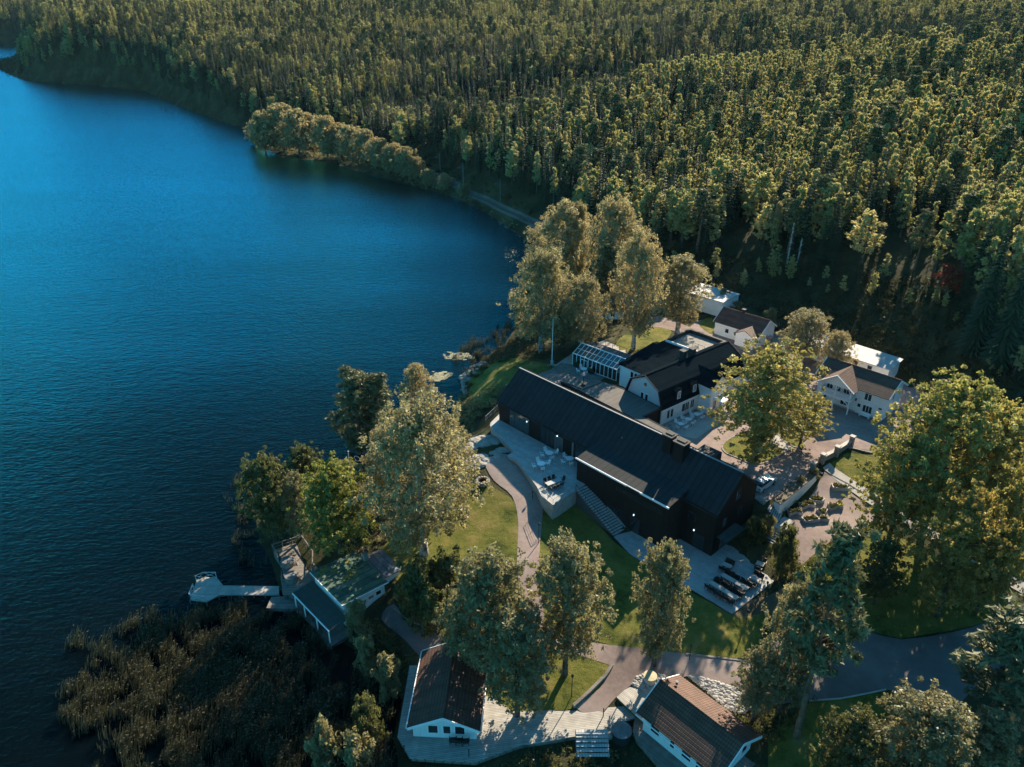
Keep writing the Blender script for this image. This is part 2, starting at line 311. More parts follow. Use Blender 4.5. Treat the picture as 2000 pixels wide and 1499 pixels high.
CP = [  # photograph column, row, height of the ground there
 (943, 945, 6.0), (930, 870, 6.6), (985, 905, 6.9), (965, 1000, 5.0), (1035, 985, 5.8), (1045, 1100, 4.3), (1052, 1180, 3.4), (1190, 1275, 2.7), (1170, 1370, 1.6), (830, 1090, 3.4), (760, 1000, 3.6),
 (690, 975, 3.8), (640, 1050, 2.8), (560, 1080, 1.4), (780, 1180, 2.6), (690, 1190, 1.7), (820, 1230, 1.9), (900, 1380, 1.3), (1000, 1380, 1.4), (1110, 1350, 1.9), (1090, 1010, 4.6), (1150, 1100, 4.0), (1200, 1180, 3.8), (1300, 1250, 3.4),
 (1400, 1240, 3.6), (1400, 1315, 2.8), (1370, 1345, 2.2), (1250, 1330, 2.1), (1300, 1450, 0.9), (1150, 1480, 0.5), (1480, 1480, 1.6), (1520, 1180, 3.7), (1600, 1300, 3.2), (1750, 1290, 3.6), (1950, 1260, 4.6), (1800, 1450, 2.2), (2000, 1480, 3.0),
 (1900, 1130, 5.6), (1750, 1120, 5.0), (1600, 975, 5.9), (1560, 1025, 5.6), (1545, 1090, 4.8), (1640, 1050, 5.3), (1700, 950, 6.7), (1650, 920, 7.2), (1750, 880, 7.7), (1850, 950, 7.2), (1980, 1050, 7.0),
 (1400, 850, 8.0), (1550, 890, 8.0), (1650, 850, 8.0), (1760, 810, 8.2), (1500, 720, 8.0), (1350, 640, 7.9), (1250, 665, 7.7), (1200, 690, 7.6), (1130, 740, 7.4), (1060, 725, 6.7), (970, 720, 4.2), (1000, 700, 4.4), (930, 770, 3.4), (915, 820, 4.2), (890, 850, 3.0), (960, 790, 6.0), (1030, 868, 6.0), (1080, 905, 5.8), (1120, 935, 5.4),
 (1090, 660, 4.6), (1020, 665, 2.0), (1100, 590, 3.6), (1180, 580, 5.2), (1250, 600, 6.2), (1180, 500, 4.6), (1300, 560, 7.0), (1380, 620, 8.0), (1420, 590, 8.8), (1560, 670, 9.2), (1700, 690, 9.5), (1800, 750, 9.2), (1900, 820, 9.5), (2000, 900, 9.6), (2200, 1050, 9),
 (830, 338, 3.2), (900, 374, 3.4), (960, 402, 3.6), (1040, 434, 3.8), (1120, 470, 4.4), (1080, 500, 3.4), (860, 330, 3.8), (1000, 395, 5.5), (1150, 450, 8.0), (1300, 500, 12), (1400, 545, 11), (1540, 515, 16), (1600, 600, 12.5), (1770, 520, 20), (1750, 650, 13), (1880, 500, 24), (1900, 650, 17), (2100, 750, 18), (2100, 500, 30),
 (700, 300, 3.0), (600, 270, 2.4), (520, 262, 2.0), (560, 258, 3.0), (700, 275, 4.0)]
cpts = [P(a, b_, z)[:] for a, b_, z in CP]
def polar(col, D, z):
    u = (col - 1000) / FPX / 0.93; y = D / math.sqrt(1 + u * u); return (u * y, y, z)
for col, lst in {  # hills, column: (ground distance, height) pairs
    -300: [(1300, 1), (1500, 26), (1900, 48), (2600, 62)], 60: [(760, 12), (840, 22), (1330, 4), (1500, 28), (1900, 50), (2600, 64)], 250: [(650, 10), (720, 24), (850, 40), (1050, 46), (1400, 50), (2000, 60), (3000, 76)],
    500: [(495, 4), (535, 19), (620, 25), (740, 36), (950, 48), (1400, 64), (2400, 80)], 750: [(420, 5), (455, 18), (540, 22), (640, 33), (850, 48), (1400, 66), (2500, 84)],
    870: [(350, 13), (395, 8), (440, 7), (500, 24), (600, 30), (700, 38), (1000, 58)], 1000: [(290, 10), (325, 20), (350, 19), (410, 5), (500, 24), (650, 33), (850, 48), (1200, 62), (2500, 84)],
    1150: [(260, 12), (320, 20), (380, 23), (440, 7), (530, 28), (750, 41)], 1300: [(240, 16), (310, 24), (405, 28), (475, 11), (580, 33), (900, 54), (1400, 66), (2600, 90)],
    1500: [(240, 24), (330, 30), (450, 34), (535, 18), (650, 41), (1000, 58)], 1800: [(250, 29), (350, 37), (520, 43), (700, 45), (1000, 58), (1500, 70), (2700, 95)],
    2150: [(200, 28), (300, 38), (450, 44), (700, 50), (1300, 70), (2700, 95)], 2600: [(150, 18), (300, 38), (700, 52), (2700, 90)], }.items():
    cpts += [polar(col, D, z) for D, z in lst]
cpts += [(60, 40, 3), (-5, 20, 0.5), (100, 60, 8), (30, 30, 1), (0, 35, .4)]
cpts = np.array(cpts)
def warp(x, y): return np.arctan2(x, y) * 1.0, 0.5 * np.log(x * x + y * y)
cu, cv = warp(cpts[:, 0], cpts[:, 1])
def kern(r2): return 0.5 * r2 * np.log(r2 + 1e-12)
N_ = len(cu); A_ = np.zeros((N_ + 3, N_ + 3)); A_[:N_, :N_] = kern((cu[:, None] - cu) ** 2 + (cv[:, None] - cv) ** 2) + np.eye(N_) * 2e-4
A_[:N_, N_] = 1; A_[:N_, N_ + 1] = cu; A_[:N_, N_ + 2] = cv; A_[N_:, :N_] = A_[:N_, N_:].T
W_ = np.linalg.solve(A_, np.concatenate([cpts[:, 2], [0, 0, 0]]))
def tps(x, y):
    u, v = warp(x, y); out = W_[N_] + W_[N_ + 1] * u + W_[N_ + 2] * v
    for i in range(N_): out = out + W_[i] * kern((u - cu[i]) ** 2 + (v - cv[i]) ** 2)
    return out
yard_px = [(1280, 800), (1340, 880), (1440, 950), (1500, 990), (1512, 980), (1586, 921), (1618, 897), (1640, 871), (1700, 882), (1800, 870), (1850, 800), (1790, 760), (1600, 680), (1480, 640), (1360, 625), (1330, 660), (1280, 720)]
PADS = [([P(a, b_, 8)[:2] for a, b_ in yard_px], 8.0, 0.8),
        ([P(a, b_, 4)[:2] for a, b_ in [(1199, 1047), (1228, 1078), (1321, 1141), (1431, 1197), (1511, 1134), (1441, 1068), (1380, 1040), (1250, 1030)]], 3.85, 1.5)]
def axis(lo, a, b_, hi, step, g_):
    c = list(np.arange(a, b_ + 0.01, step)); s = step; x = b_
    while x < hi: s *= g_; x += s; c.append(x)
    s = step; x = a; left = []
    while x > lo: s *= g_; x -= s; left.append(x)
    return np.array(left[::-1] + c)
GX = axis(-3200, -60, 115, 3200, 1.0, 1.03); GY = axis(-60, 30, 215, 4200, 1.0, 1.025)
XX, YY = np.meshgrid(GX, GY, indexing='ij')
SD = sdf(shore_poly, XX, YY)
ZZ = np.maximum(tps(XX, YY), 0.5)
k_ = 1 + np.hypot(XX, YY) * 0.003
t_ = np.clip(SD / (5.0 * k_), 0, 1)
ZZ = np.where(SD > 0, np.maximum(0.12, ZZ) * (t_ * (2 - t_)) + 0.02, np.maximum(SD * 0.35, -3))
ZZ += np.where(SD > 2, 0.12 * np.sin(XX * .31 + 2 * np.sin(YY * .13)) * np.sin(YY * .27) + 0.6 * np.sin(XX * .031) * np.sin(YY * .023 + 1) * np.clip((np.hypot(XX, YY) - 200) / 200, 0, 1), 0)
pxg = 1000 + FPX * XX / np.maximum(YY * CT + 60 * ST, 1); Dg = np.hypot(XX, YY)
ZZ = np.where((SD > 0) & (Dg > 690) & (Dg < 1230) & (YY > 100), ZZ * np.clip((pxg - 30) / 70, .06, 1), ZZ)
for poly, z, soft in PADS:
    w_ = np.clip(sdf(poly, XX, YY) / soft + (1.0 if z > 5 else .5), 0, 1); ZZ = ZZ * (1 - w_) + z * w_
def Z(x, y):
    x = np.asarray(x, float); y = np.asarray(y, float)
    i = np.clip(np.searchsorted(GX, x) - 1, 0, len(GX) - 2); j = np.clip(np.searchsorted(GY, y) - 1, 0, len(GY) - 2)
    a = (x - GX[i]) / (GX[i + 1] - GX[i]); c = (y - GY[j]) / (GY[j + 1] - GY[j])
    return (ZZ[i, j] * (1 - a) + ZZ[i + 1, j] * a) * (1 - c) + (ZZ[i, j + 1] * (1 - a) + ZZ[i + 1, j + 1] * a) * c
def G(px, py):
    """point of the ground seen at a photograph position (march along the ray)"""
    z = 6.0
    for _ in range(30):
        p = P(px, py, z); z2 = max(0.0, float(Z(p.x, p.y))); z = z * 0.5 + z2 * 0.5
    p = P(px, py, z); return Vector((p.x, p.y, float(Z(p.x, p.y))))
def np_mesh(name, V, F, mats, parent=None, tone=None, smooth=False):
    me = bpy.data.meshes.new(name); V = np.asarray(V, np.float32); F = np.asarray(F, np.int32); k = F.shape[1]
    me.vertices.add(len(V)); me.vertices.foreach_set('co', V.ravel()); me.loops.add(F.size); me.loops.foreach_set('vertex_index', F.ravel())
    me.polygons.add(len(F)); me.polygons.foreach_set('loop_start', np.arange(len(F), dtype=np.int32) * k); me.polygons.foreach_set('loop_total', np.full(len(F), k, np.int32))
    if tone is not None: me.attributes.new('tone', 'FLOAT', 'POINT').data.foreach_set('value', np.asarray(tone, np.float32))
    for mm in mats: me.materials.append(MATS[mm])
    if smooth: me.polygons.foreach_set('use_smooth', np.ones(len(F), bool))
    me.update(calc_edges=True); return me
nx, ny = XX.shape; idx = np.arange(nx * ny).reshape(nx, ny)
F_ = np.stack([idx[:-1, :-1], idx[1:, :-1], idx[1:, 1:], idx[:-1, 1:]], -1).reshape(-1, 4)
go = bpy.data.objects.new('ground', np_mesh('ground', np.stack([XX, YY, ZZ], -1).reshape(-1, 3), F_, ['undergrowth'], smooth=True)); COL.objects.link(go)
struct(go, 'rough undergrowth ground and hills round the lake')
wm = MB(); wm.add([(-3200, -60, 0), (3200, -60, 0), (3200, 4200, 0), (-3200, 4200, 0)], [(0, 1, 2, 3)])
struct(wm.build('lake_water', 'lake_water'), 'dark blue rippled lake water')

def sheet(name, pts, mat, off=0.05, world=False, label=None, thick=None, kind='structure'):
    """draped surface: polygon clipped against the terrain grid so that it follows the ground"""
    poly = [(p[0], p[1]) for p in pts] if world else [G(a, b_)[:2] for a, b_ in pts]
    xs = [p[0] for p in poly]; ys = [p[1] for p in poly]
    V = []; Fs = []; key = {}
    def vid(p):
        k = (round(p[0], 4), round(p[1], 4))
        if k not in key: key[k] = len(V); V.append((p[0], p[1], float(Z(p[0], p[1])) + off))
        return key[k]
    def clip(pl, ax, val, keep):
        out = []
        for i in range(len(pl)):
            a, b_ = pl[i], pl[(i + 1) % len(pl)]; ia = (a[ax] >= val) == keep; ib = (b_[ax] >= val) == keep
            if ia: out.append(a)
            if ia != ib:
                t = (val - a[ax]) / (b_[ax] - a[ax]); out.append((a[0] + (b_[0] - a[0]) * t, a[1] + (b_[1] - a[1]) * t))
        return out
    i0, i1 = np.searchsorted(GX, min(xs)) - 1, np.searchsorted(GX, max(xs)); j0, j1 = np.searchsorted(GY, min(ys)) - 1, np.searchsorted(GY, max(ys))
    for i in range(i0, i1):
        c = clip(clip(poly, 0, GX[i], True), 0, GX[i + 1], False)
        if len(c) < 3: continue
        for j in range(j0, j1):
            d = clip(clip(c, 1, GY[j], True), 1, GY[j + 1], False)
            if len(d) < 3: continue
            f = []
            for p in d:
                k = vid(p)
                if k not in f: f.append(k)
            if len(f) >= 3: Fs.append(tuple(f))
    me = bpy.data.meshes.new(name); me.from_pydata(V, [], Fs); me.materials.append(MATS[mat]); me.update()
    o = bpy.data.objects.new(name, me); COL.objects.link(o); o['kind'] = kind
    import bmesh
    bm = bmesh.new(); bm.from_mesh(me); bmesh.ops.recalc_face_normals(bm, faces=bm.faces)
    if sum(f.normal.z for f in bm.faces) < 0: bmesh.ops.reverse_faces(bm, faces=bm.faces)
    bm.to_mesh(me); bm.free()
    if label: o['label'] = label
    return o
def smooth_poly(p, k=3):
    out = []
    n_ = len(p)
    for i in range(n_):
        p0, p1, p2, p3 = p[i - 1], p[i], p[(i + 1) % n_], p[(i + 2) % n_]
        for j in range(k):
            t = j / k
            out.append(tuple(0.5 * ((2 * p1[q]) + (-p0[q] + p2[q]) * t + (2 * p0[q] - 5 * p1[q] + 4 * p2[q] - p3[q]) * t * t + (-p0[q] + 3 * p1[q] - 3 * p2[q] + p3[q]) * t ** 3) for q in (0, 1)))
    return out
def kerb(name, pts, w=0.12, h=0.14, mat='concrete', label='', closed=False, smooth=0):
    poly = [G(a, b_) for a, b_ in pts]; b = MB()
    dense = []
    rng = range(len(poly) if closed else len(poly) - 1)
    for i in rng:
        a, c = poly[i], poly[(i + 1) % len(poly)]; k = max(1, int((c - a).length / 1.0))
        for q in range(k): dense.append(a.lerp(c, q / k))
    if not closed: dense.append(poly[-1])
    o0 = dense[0].copy()
    n_ = len(dense)
    for i in range(n_ if closed else n_ - 1):
        a, c = dense[i], dense[(i + 1) % n_]; d = (c - a); d.z = 0
        if d.length < 1e-4: continue
        d.normalize(); s_ = Vector((-d.y, d.x, 0)) * w
        a2 = a - d * 0.02; c2 = c + d * 0.02
        za, zc = float(Z(a.x, a.y)), float(Z(c.x, c.y))
        b.add([(a2 - s_).xy[:] + (za - .1,), (c2 - s_).xy[:] + (zc - .1,), (c2 + s_).xy[:] + (zc - .1,), (a2 + s_).xy[:] + (za - .1,),
               (a2 - s_).xy[:] + (za + h,), (c2 - s_).xy[:] + (zc + h,), (c2 + s_).xy[:] + (zc + h,), (a2 + s_).xy[:] + (za + h,)],
              [(0, 3, 2, 1), (4, 5, 6, 7), (0, 1, 5, 4), (2, 3, 7, 6), (1, 2, 6, 5), (3, 0, 4, 7)])
    o = b.build(name, mat); o['kind'] = 'structure'
    if label: o['label'] = label
    return o
# ------------------------------------------------------------------ lawns, gravel, roads
W2 = lambda z, pts: [P(a, b_, z)[:2] for a, b_ in pts]
sheet('lawn', smooth_poly([(745, 1075), (800, 1000), (870, 960), (925, 945), (985, 965), (1012, 1000), (1012, 1100), (1015, 1180), (1000, 1220), (960, 1250), (880, 1250), (820, 1180), (770, 1130), (740, 1100)]), 'grass', 0.05, label='sunlit lawn on the point below the dark barn')
sheet('lawn', [(1052, 985), (1120, 965), (1200, 1060), (1240, 1090), (1335, 1150), (1431, 1203), (1500, 1180), (1490, 1230), (1478, 1290), (1340, 1278), (1200, 1262), (1062, 1230), (1050, 1100)], 'grass', 0.05, label='lawn between the barn terrace and the lower gravel road')
sheet('lawn', smooth_poly([(1070, 1262), (1130, 1280), (1195, 1302), (1172, 1345), (1118, 1385), (1060, 1388), (990, 1390), (930, 1370), (920, 1290), (990, 1262)]), 'grass', 0.05, label='lawn behind the cottage deck')
sheet('lawn', [(1655, 885), (1708, 890), (1800, 900), (1990, 1000), (2100, 1120), (2100, 1180), (1900, 1090), (1800, 1035), (1720, 985), (1657, 942), (1610, 912)], 'grass', 0.05, label='lawn above the footpath under the maples')
sheet('lawn', [(1560, 1110), (1620, 1060), (1680, 1010), (1780, 1060), (1900, 1128), (2100, 1240), (2100, 1200), (1985, 1195), (1930, 1215), (1860, 1232), (1760, 1248), (1690, 1232), (1640, 1210), (1560, 1190), (1530, 1160)], 'grass', 0.048, label='shaded lawn between the footpath and the asphalt road')
sheet('lawn', [(1590, 1366), (1640, 1366), (1730, 1348), (1800, 1362), (1880, 1400), (1900, 1499), (1500, 1520), (1500, 1440)], 'grass', 0.05, label='dark lawn below the asphalt road')
sheet('lawn', [(1200, 672), (1235, 640), (1300, 625), (1312, 650), (1300, 668), (1262, 680), (1215, 692)], 'grass', 0.05, label='small bright lawn under the birches by the conservatory')
sheet('lawn', smooth_poly([(1364, 632), (1390, 622), (1400, 650), (1385, 652)]), 'grass', 0.06, label='strip of lawn beside the small tile roofed house')
sheet('lawn', smooth_poly([(915, 750), (940, 722), (985, 700), (1040, 706), (1085, 716), (1070, 735), (1035, 750), (990, 752), (950, 790), (925, 790)]), 'grass', 0.05, label='shore lawn behind the barn gable')
sheet('gravel_path', smooth_poly([(946, 905), (958, 893), (1000, 890), (1030, 930), (1056, 965), (1060, 1000), (1053, 1100), (1062, 1200), (1065, 1250), (1035, 1250), (1018, 1190), (1010, 1100), (1012, 1020), (1000, 970), (965, 940)]), 'gravel', 0.07, label='pinkish gravel path curving past the fire ring')
sheet('gravel_road', [(1035, 1245), (1062, 1225), (1150, 1255), (1200, 1262), (1340, 1278), (1462, 1293), (1500, 1300), (1500, 1360), (1465, 1372), (1440, 1350), (1340, 1322), (1275, 1345), (1240, 1333), (1204, 1362), (1178, 1392), (1140, 1395), (1122, 1382), (1172, 1345), (1195, 1302), (1130, 1280), (1060, 1264)], 'gravel', 0.075, label='pinkish gravel road behind the two cottages')
sheet('asphalt_road', smooth_poly([(1480, 1295), (1560, 1200), (1640, 1213), (1690, 1232), (1760, 1250), (1860, 1236), (1930, 1215), (2000, 1180), (2150, 1150), (2200, 1260), (1960, 1300), (1870, 1380), (1800, 1362), (1730, 1348), (1640, 1366), (1560, 1372), (1480, 1372)], 2), 'asphalt', 0.075, label='grey road in the shade of the pines')
sheet('earth_patch', smooth_poly([(1405, 1185), (1500, 1165), (1560, 1130), (1590, 1160), (1560, 1200), (1500, 1210), (1490, 1200), (1440, 1205)]), 'earth', 0.062)
sheet('footpath', [(1607, 915), (1620, 905), (1700, 960), (1800, 1022), (1900, 1082), (2100, 1200), (2100, 1222), (1890, 1102), (1790, 1040), (1690, 980)], 'flagstone', 0.085, label='pale footpath running down under the maples')
sheet('garden_gravel', [(1530, 1020), (1575, 985), (1612, 920), (1690, 985), (1720, 1020), (1650, 1040), (1600, 1075), (1560, 1110), (1535, 1075), (1552, 1040)], 'gravel', 0.065, label='gravel floor of the kitchen garden')
sheet('gravel_yard', yard_px and W2(8, [(1280, 800), (1340, 880), (1440, 950), (1492, 984), (1508, 975), (1582, 922), (1614, 893), (1640, 871), (1700, 883), (1800, 870), (1850, 800), (1790, 760), (1600, 680), (1480, 640), (1360, 625), (1330, 660), (1280, 720)]), 'gravel', 0.04, world=True, label='gravel yard in front of the hotel')
isl1 = smooth_poly([(1411, 870), (1440, 850), (1475, 846), (1495, 848), (1498, 868), (1532, 880), (1520, 892), (1490, 906), (1465, 906), (1440, 895), (1418, 886)])
isl2 = smooth_poly([(1490, 834), (1510, 830), (1545, 848), (1572, 864), (1555, 875), (1530, 862), (1520, 850), (1500, 845)])
sheet('round_lawn', isl1, 'grass', 0.09, label='kerbed island of lawn round the big yard tree'); sheet('round_lawn', isl2, 'grass', 0.09, label='small kerbed island of lawn beyond the big yard tree')
sheet('paved_path', [(1493, 848), (1500, 843), (1522, 850), (1550, 878), (1532, 884), (1498, 870)], 'flagstone', 0.08, label='pale slabs between the two lawn islands')
kerb('kerb', isl1, closed=True, mat='stone'); kerb('kerb', isl2, closed=True, mat='stone')
sheet('hotel_terrace', W2(8, [(1290, 834), (1363, 803), (1388, 818), (1416, 806), (1420, 816), (1360, 858), (1330, 852)]), 'flagstone', 0.055, world=True, label='terrace of slabs before the hotel')
kerb('kerb', [(1340, 1278), (1462, 1293)], mat='old_wood'); kerb('kerb', [(1120, 1382), (1150, 1355), (1183, 1322), (1195, 1302)], w=0.18, h=0.4, mat='old_wood')
kerb('kerb', [(1580, 1370), (1640, 1366), (1730, 1348)], mat='concrete', w=0.08)
kerb('kerb', [(1612, 920), (1657, 946), (1720, 985)], mat='stone', w=0.1); kerb('kerb', [(1645, 872), (1700, 885), (1760, 890)], mat='stone', w=0.1)
kerb('kerb', [(770, 1190), (800, 1215), (840, 1225)], mat='stone', w=0.08)
sheet('gravel_path', smooth_poly([(745, 1210), (770, 1180), (800, 1225), (850, 1235), (870, 1290), (830, 1290), (790, 1250)]), 'asphalt', 0.06, label='dark path behind the green roofed lake house')
sheet('shore_path', W2(7.6, [(1010, 700), (1087, 705), (1130, 676), (1180, 660), (1230, 690), (1200, 715), (1120, 716)]), 'flagstone', 0.05, world=True, label='pale path before the conservatory')
sheet('shore_path', [(1225, 625), (1290, 618), (1352, 640), (1345, 655), (1290, 640), (1240, 640)], 'gravel', 0.055, label='gravel path behind the bright lawn')
sheet('rail_bed', [(770, 310), (800, 318), (850, 336), (900, 360), (960, 388), (1050, 430), (1120, 462), (1110, 472), (1040, 444), (955, 403), (895, 372), (840, 347), (790, 325), (760, 316)], 'ballast', 0.1, label='ballast strip of the railway along the shore')

# ------------------------------------------------------------------ railway
def railway():
    t = thing('railway_track', 'single railway track on ballast curving along the lake shore', 'railway track', (0, 0, 0))
    line = [G(a, b_) for a, b_ in [(775, 314), (845, 340), (898, 366), (958, 395), (1045, 437), (1100, 461)]]
    pts = []
    for a, c in zip(line[:-1], line[1:]):
        k = max(2, int((c - a).length / 3)); pts += [a.lerp(c, i / k) for i in range(k)]
    pts.append(line[-1])
    for s in (-0.72, 0.72):
        b = MB()
        for a, c in zip(pts[:-1], pts[1:]):
            d = (c - a).normalized(); o = Vector((-d.y, d.x, 0)) * s
            za = Vector((0, 0, float(Z(a.x, a.y)) + .42 - a.z)); zc = Vector((0, 0, float(Z(c.x, c.y)) + .42 - c.z)); b.bar(a + o + za, c + o + zc, 0.09, seg=4)
        b.build('rail', 'steel', t)
    b = MB()
    for a, c in zip(pts[:-1], pts[1:]):
        for k in range(3):
            p = a.lerp(c, k / 3); d = (c - a).normalized(); o = Vector((-d.y, d.x, 0)) * 1.3; z = Vector((0, 0, float(Z(p.x, p.y)) + .25 - p.z)); b.bar(p - o + z, p + o + z, 0.13, seg=4)
    b.build('sleepers', 'bark_brown', t)
railway()
def mast(px, py, label):
    g_ = G(px, py); t = thing('railway_mast', label, 'mast', g_, 0, 'overhead line masts along the railway')
    MB().bar((0, 0, -.5), (0, 0, 8), 0.14, w2=0.09).build('pole', 'grey_metal', t)
    MB().bar((0, 0, 7.2), (-2.2, -1.6, 6.6), 0.05).bar((0, 0, 6.2), (-2.2, -1.6, 6.6), 0.05).build('bracket', 'grey_metal', t)
mast(977, 394, 'overhead line mast nearest the birches by the railway'); mast(905, 360, 'middle overhead line mast beside the railway'); mast(860, 338, 'farthest overhead line mast beside the railway')

# ------------------------------------------------------------------ building helpers (local frame: x along the front, y away from it, z up)
def window(par, x, z, w, h, y=0.0, axis='y', sign=-1, frame='white_paint', bars=1, name='window', glass='glass', fw=0.09):
    """window in a wall; axis 'y': wall plane y=const facing sign*y; axis 'x': wall plane x=const (x,y swap roles)"""
    def bx(b, a0, a1, d0, d1, z0, z1):
        d0, d1 = sorted((y + sign * d0, y + sign * d1))
        if axis == 'y': b.box(a0, a1, d0, d1, z0, z1)
        else: b.box(d0, d1, a0, a1, z0, z1)
    f = MB(); bx(f, x - w / 2 - fw, x + w / 2 + fw, 0.004, 0.07, z - fw, z); bx(f, x - w / 2 - fw, x + w / 2 + fw, 0.004, 0.07, z + h, z + h + fw)
    bx(f, x - w / 2 - fw, x - w / 2, 0.004, 0.07, z, z + h); bx(f, x + w / 2, x + w / 2 + fw, 0.004, 0.07, z, z + h)
    for i in range(bars):
        c = x - w / 2 + w * (i + 1) / (bars + 1); bx(f, c - 0.035, c + 0.035, 0.03, 0.06, z, z + h)
    fo = f.build(name, frame, par)
    g = MB(); bx(g, x - w / 2, x + w / 2, 0.006, 0.028, z, z + h); g.build('pane', glass, fo)
    return fo
def gable_walls(L, D, z0, ze, zr, x0=0.0, y0=0.0, b=None):
    """box walls with gable ends at x0 and x0+L, ridge along x"""
    b = b or MB(); h = D / 2
    b.add([(x0, y0, z0), (x0 + L, y0, z0), (x0 + L, y0 + D, z0), (x0, y0 + D, z0), (x0, y0, ze), (x0 + L, y0, ze), (x0 + L, y0 + D, ze), (x0, y0 + D, ze), (x0, y0 + h, zr), (x0 + L, y0 + h, zr)],
          [(0, 3, 2, 1), (0, 1, 5, 4), (2, 3, 7, 6), (1, 2, 6, 9, 5), (3, 0, 4, 8, 7), (4, 5, 9, 8), (6, 7, 8, 9)]); return b
def gable_roof(par, L, D, ze, zr, mat, ox=0.4, oy=0.4, th=0.18, x0=0.0, y0=0.0, verge=None, ridge=None, lift=0.05, name='roof'):
    s = (zr - ze) / (D / 2); b = MB(); h = D / 2; e = ze - s * oy + lift + th; r = zr + lift + th
    b.slab([(x0 - ox, y0 - oy, e), (x0 + L + ox, y0 - oy, e), (x0 + L + ox, y0 + h, r), (x0 - ox, y0 + h, r)], th)
    b.slab([(x0 - ox, y0 + h + .002, r), (x0 + L + ox, y0 + h + .002, r), (x0 + L + ox, y0 + D + oy, e), (x0 - ox, y0 + D + oy, e)], th)
    ro = b.build(name, mat, par)
    if verge:
        v = MB()
        for xx in (x0 - ox - 0.04, x0 + L + ox + 0.04):
            for ys, ye in ((y0 - oy, y0 + h), (y0 + D + oy, y0 + h)):
                q = [(xx - .05, ys, e + .03), (xx + .05, ys, e + .03), (xx + .05, ye, r + .03), (xx - .05, ye, r + .03)]; v.slab(q, th + 0.14)
        v.build('verge_board', verge, ro)
    if ridge:
        MB().bar((x0 - ox, y0 + h, r + .02), (x0 + L + ox, y0 + h, r + .02), 0.12).build('ridge_cap', ridge, ro)
    return ro
def chimney(par, x, y, z0, z1, w=0.6, mat='dark_metal', cap='dark_metal'):
    c = MB().box(x - w / 2, x + w / 2, y - w / 2, y + w / 2, z0, z1).build('chimney', mat, par)
    MB().box(x - w / 2 - .1, x + w / 2 + .1, y - w / 2 - .1, y + w / 2 + .1, z1 + 0.003, z1 + .1).build('cap', cap, c)
    return c

# ------------------------------------------------------------------ the dark barn-like hall
BA = -46.8
barn = thing('dark_timber_hall', 'long black timber hall with steep black roof and lower side block', 'building', (-2.2, 114.35, 0), BA)
BL, BD = 43.2, 10.0
b = gable_walls(BL, BD, 2.5, 11.2, 15.35); b.build('wall', 'black_boards', barn)
br = gable_roof(barn, BL, BD, 11.2, 15.35, 'felt_black', ox=0.25, oy=0.3, th=0.25, lift=0.02)
MB().box(-.25, BL + .25, BD / 2 - .12, BD / 2 + .12, 15.62, 15.72).build('ridge_cap', 'grey_metal', br)
MB().box(1, BL - 1, BD / 2 + .30, BD / 2 + .34, 15.5, 15.75).build('snow_guard', 'dark_metal', br)
MB().box(-.3, BL + .3, -.42, -.30, 10.9, 11.05).build('gutter', 'dark_metal', br)
# side block: front wall y=-3.3
AX0, AX1, AY = 21.3, 38.0, -3.6
ab = MB(); ab.add([(AX0, AY, 2.5), (AX1, AY, 2.5), (AX1, -.004, 2.5), (AX0, -.004, 2.5), (AX0, AY, 11.2), (AX1, AY, 11.2), (AX1, -.004, 11.75), (AX0, -.004, 11.75)],
                  [(0, 3, 2, 1), (0, 1, 5, 4), (1, 2, 6, 5), (2, 3, 7, 6), (3, 0, 4, 7), (4, 5, 6, 7)])
ab.build('side_block_wall', 'black_boards', barn)
ar = MB().slab([(AX0 - .1, AY - .15, 11.38), (AX1 + .1, AY - .15, 11.38), (AX1 + .1, 1.0, 12.22), (AX0 - .1, 1.0, 12.22)], 0.16).build('side_block_roof', 'felt_black', barn)
MB().box(AX0 - .16, AX0 + 9.5, AY - .30, AY - .155, 11.2, 11.46).box(AX0 + 11.9, AX1 + .16, AY - .30, AY - .155, 11.2, 11.46).box(AX0 + 9.5, AX0 + 11.9, AY - .24, AY - .155, 11.28, 11.46).build('eave_flashing', 'white_metal', ar)
window(barn, 33.0, 9.6, 8.0, 0.5, AY, frame='dark_metal', bars=5, name='strip_window')
for xx, w in ((29.3, 1.6), (32.7, 1.5)): window(barn, xx, 4.1, w, 2.3, AY, frame='dark_metal', bars=0, name='side_door')
window(barn, 5.0, 7.7, 4.6, 3.0, 0, frame='dark_metal', bars=3, name='glass_wall', glass='glass_pale')
window(barn, 11.6, 7.7, 3.0, 2.9, 0, frame='dark_metal', bars=2, name='glass_wall'); window(barn, 14.1, 7.7, 1.5, 2.5, 0, frame='grey_metal', bars=0, name='glass_door', glass='glass_pale')
window(barn, 19.3, 7.7, 3.2, 2.9, 0, frame='dark_metal', bars=1, name='glass_wall'); MB().box(17.0, 17.3, -.12, -.004, 7.6, 10.6).build('door_post', 'grey_metal', barn)
window(barn, 41.0, 4.0, 1.6, 2.4, 0, frame='dark_metal', bars=0, name='side_door'); window(barn, 39.5, 8.2, 1.0, 1.2, 0, frame='dark_metal', bars=0)
window(barn, 5.0, 11.2, 1.1, 1.6, BL, axis='x', sign=1, frame='dark_metal', bars=1); window(barn, 2.3, 8.0, 0.9, 1.3, BL, axis='x', sign=1, frame='dark_metal', bars=0, glass='glass_pale'); window(barn, 6.2, 8.0, 0.9, 1.3, BL, axis='x', sign=1, frame='dark_metal', bars=0)
window(barn, 3.2, 4.0, 2.6, 2.6, BL, axis='x', sign=1, frame='dark_metal', bars=2, name='entrance', glass='glass_pale')
MB().slab([(BL + .01, .8, 6.95), (BL + 1.6, .8, 6.85), (BL + 1.6, 5.4, 6.85), (BL + .01, 5.4, 6.95)], .12).build('canopy', 'teal_roof', barn)
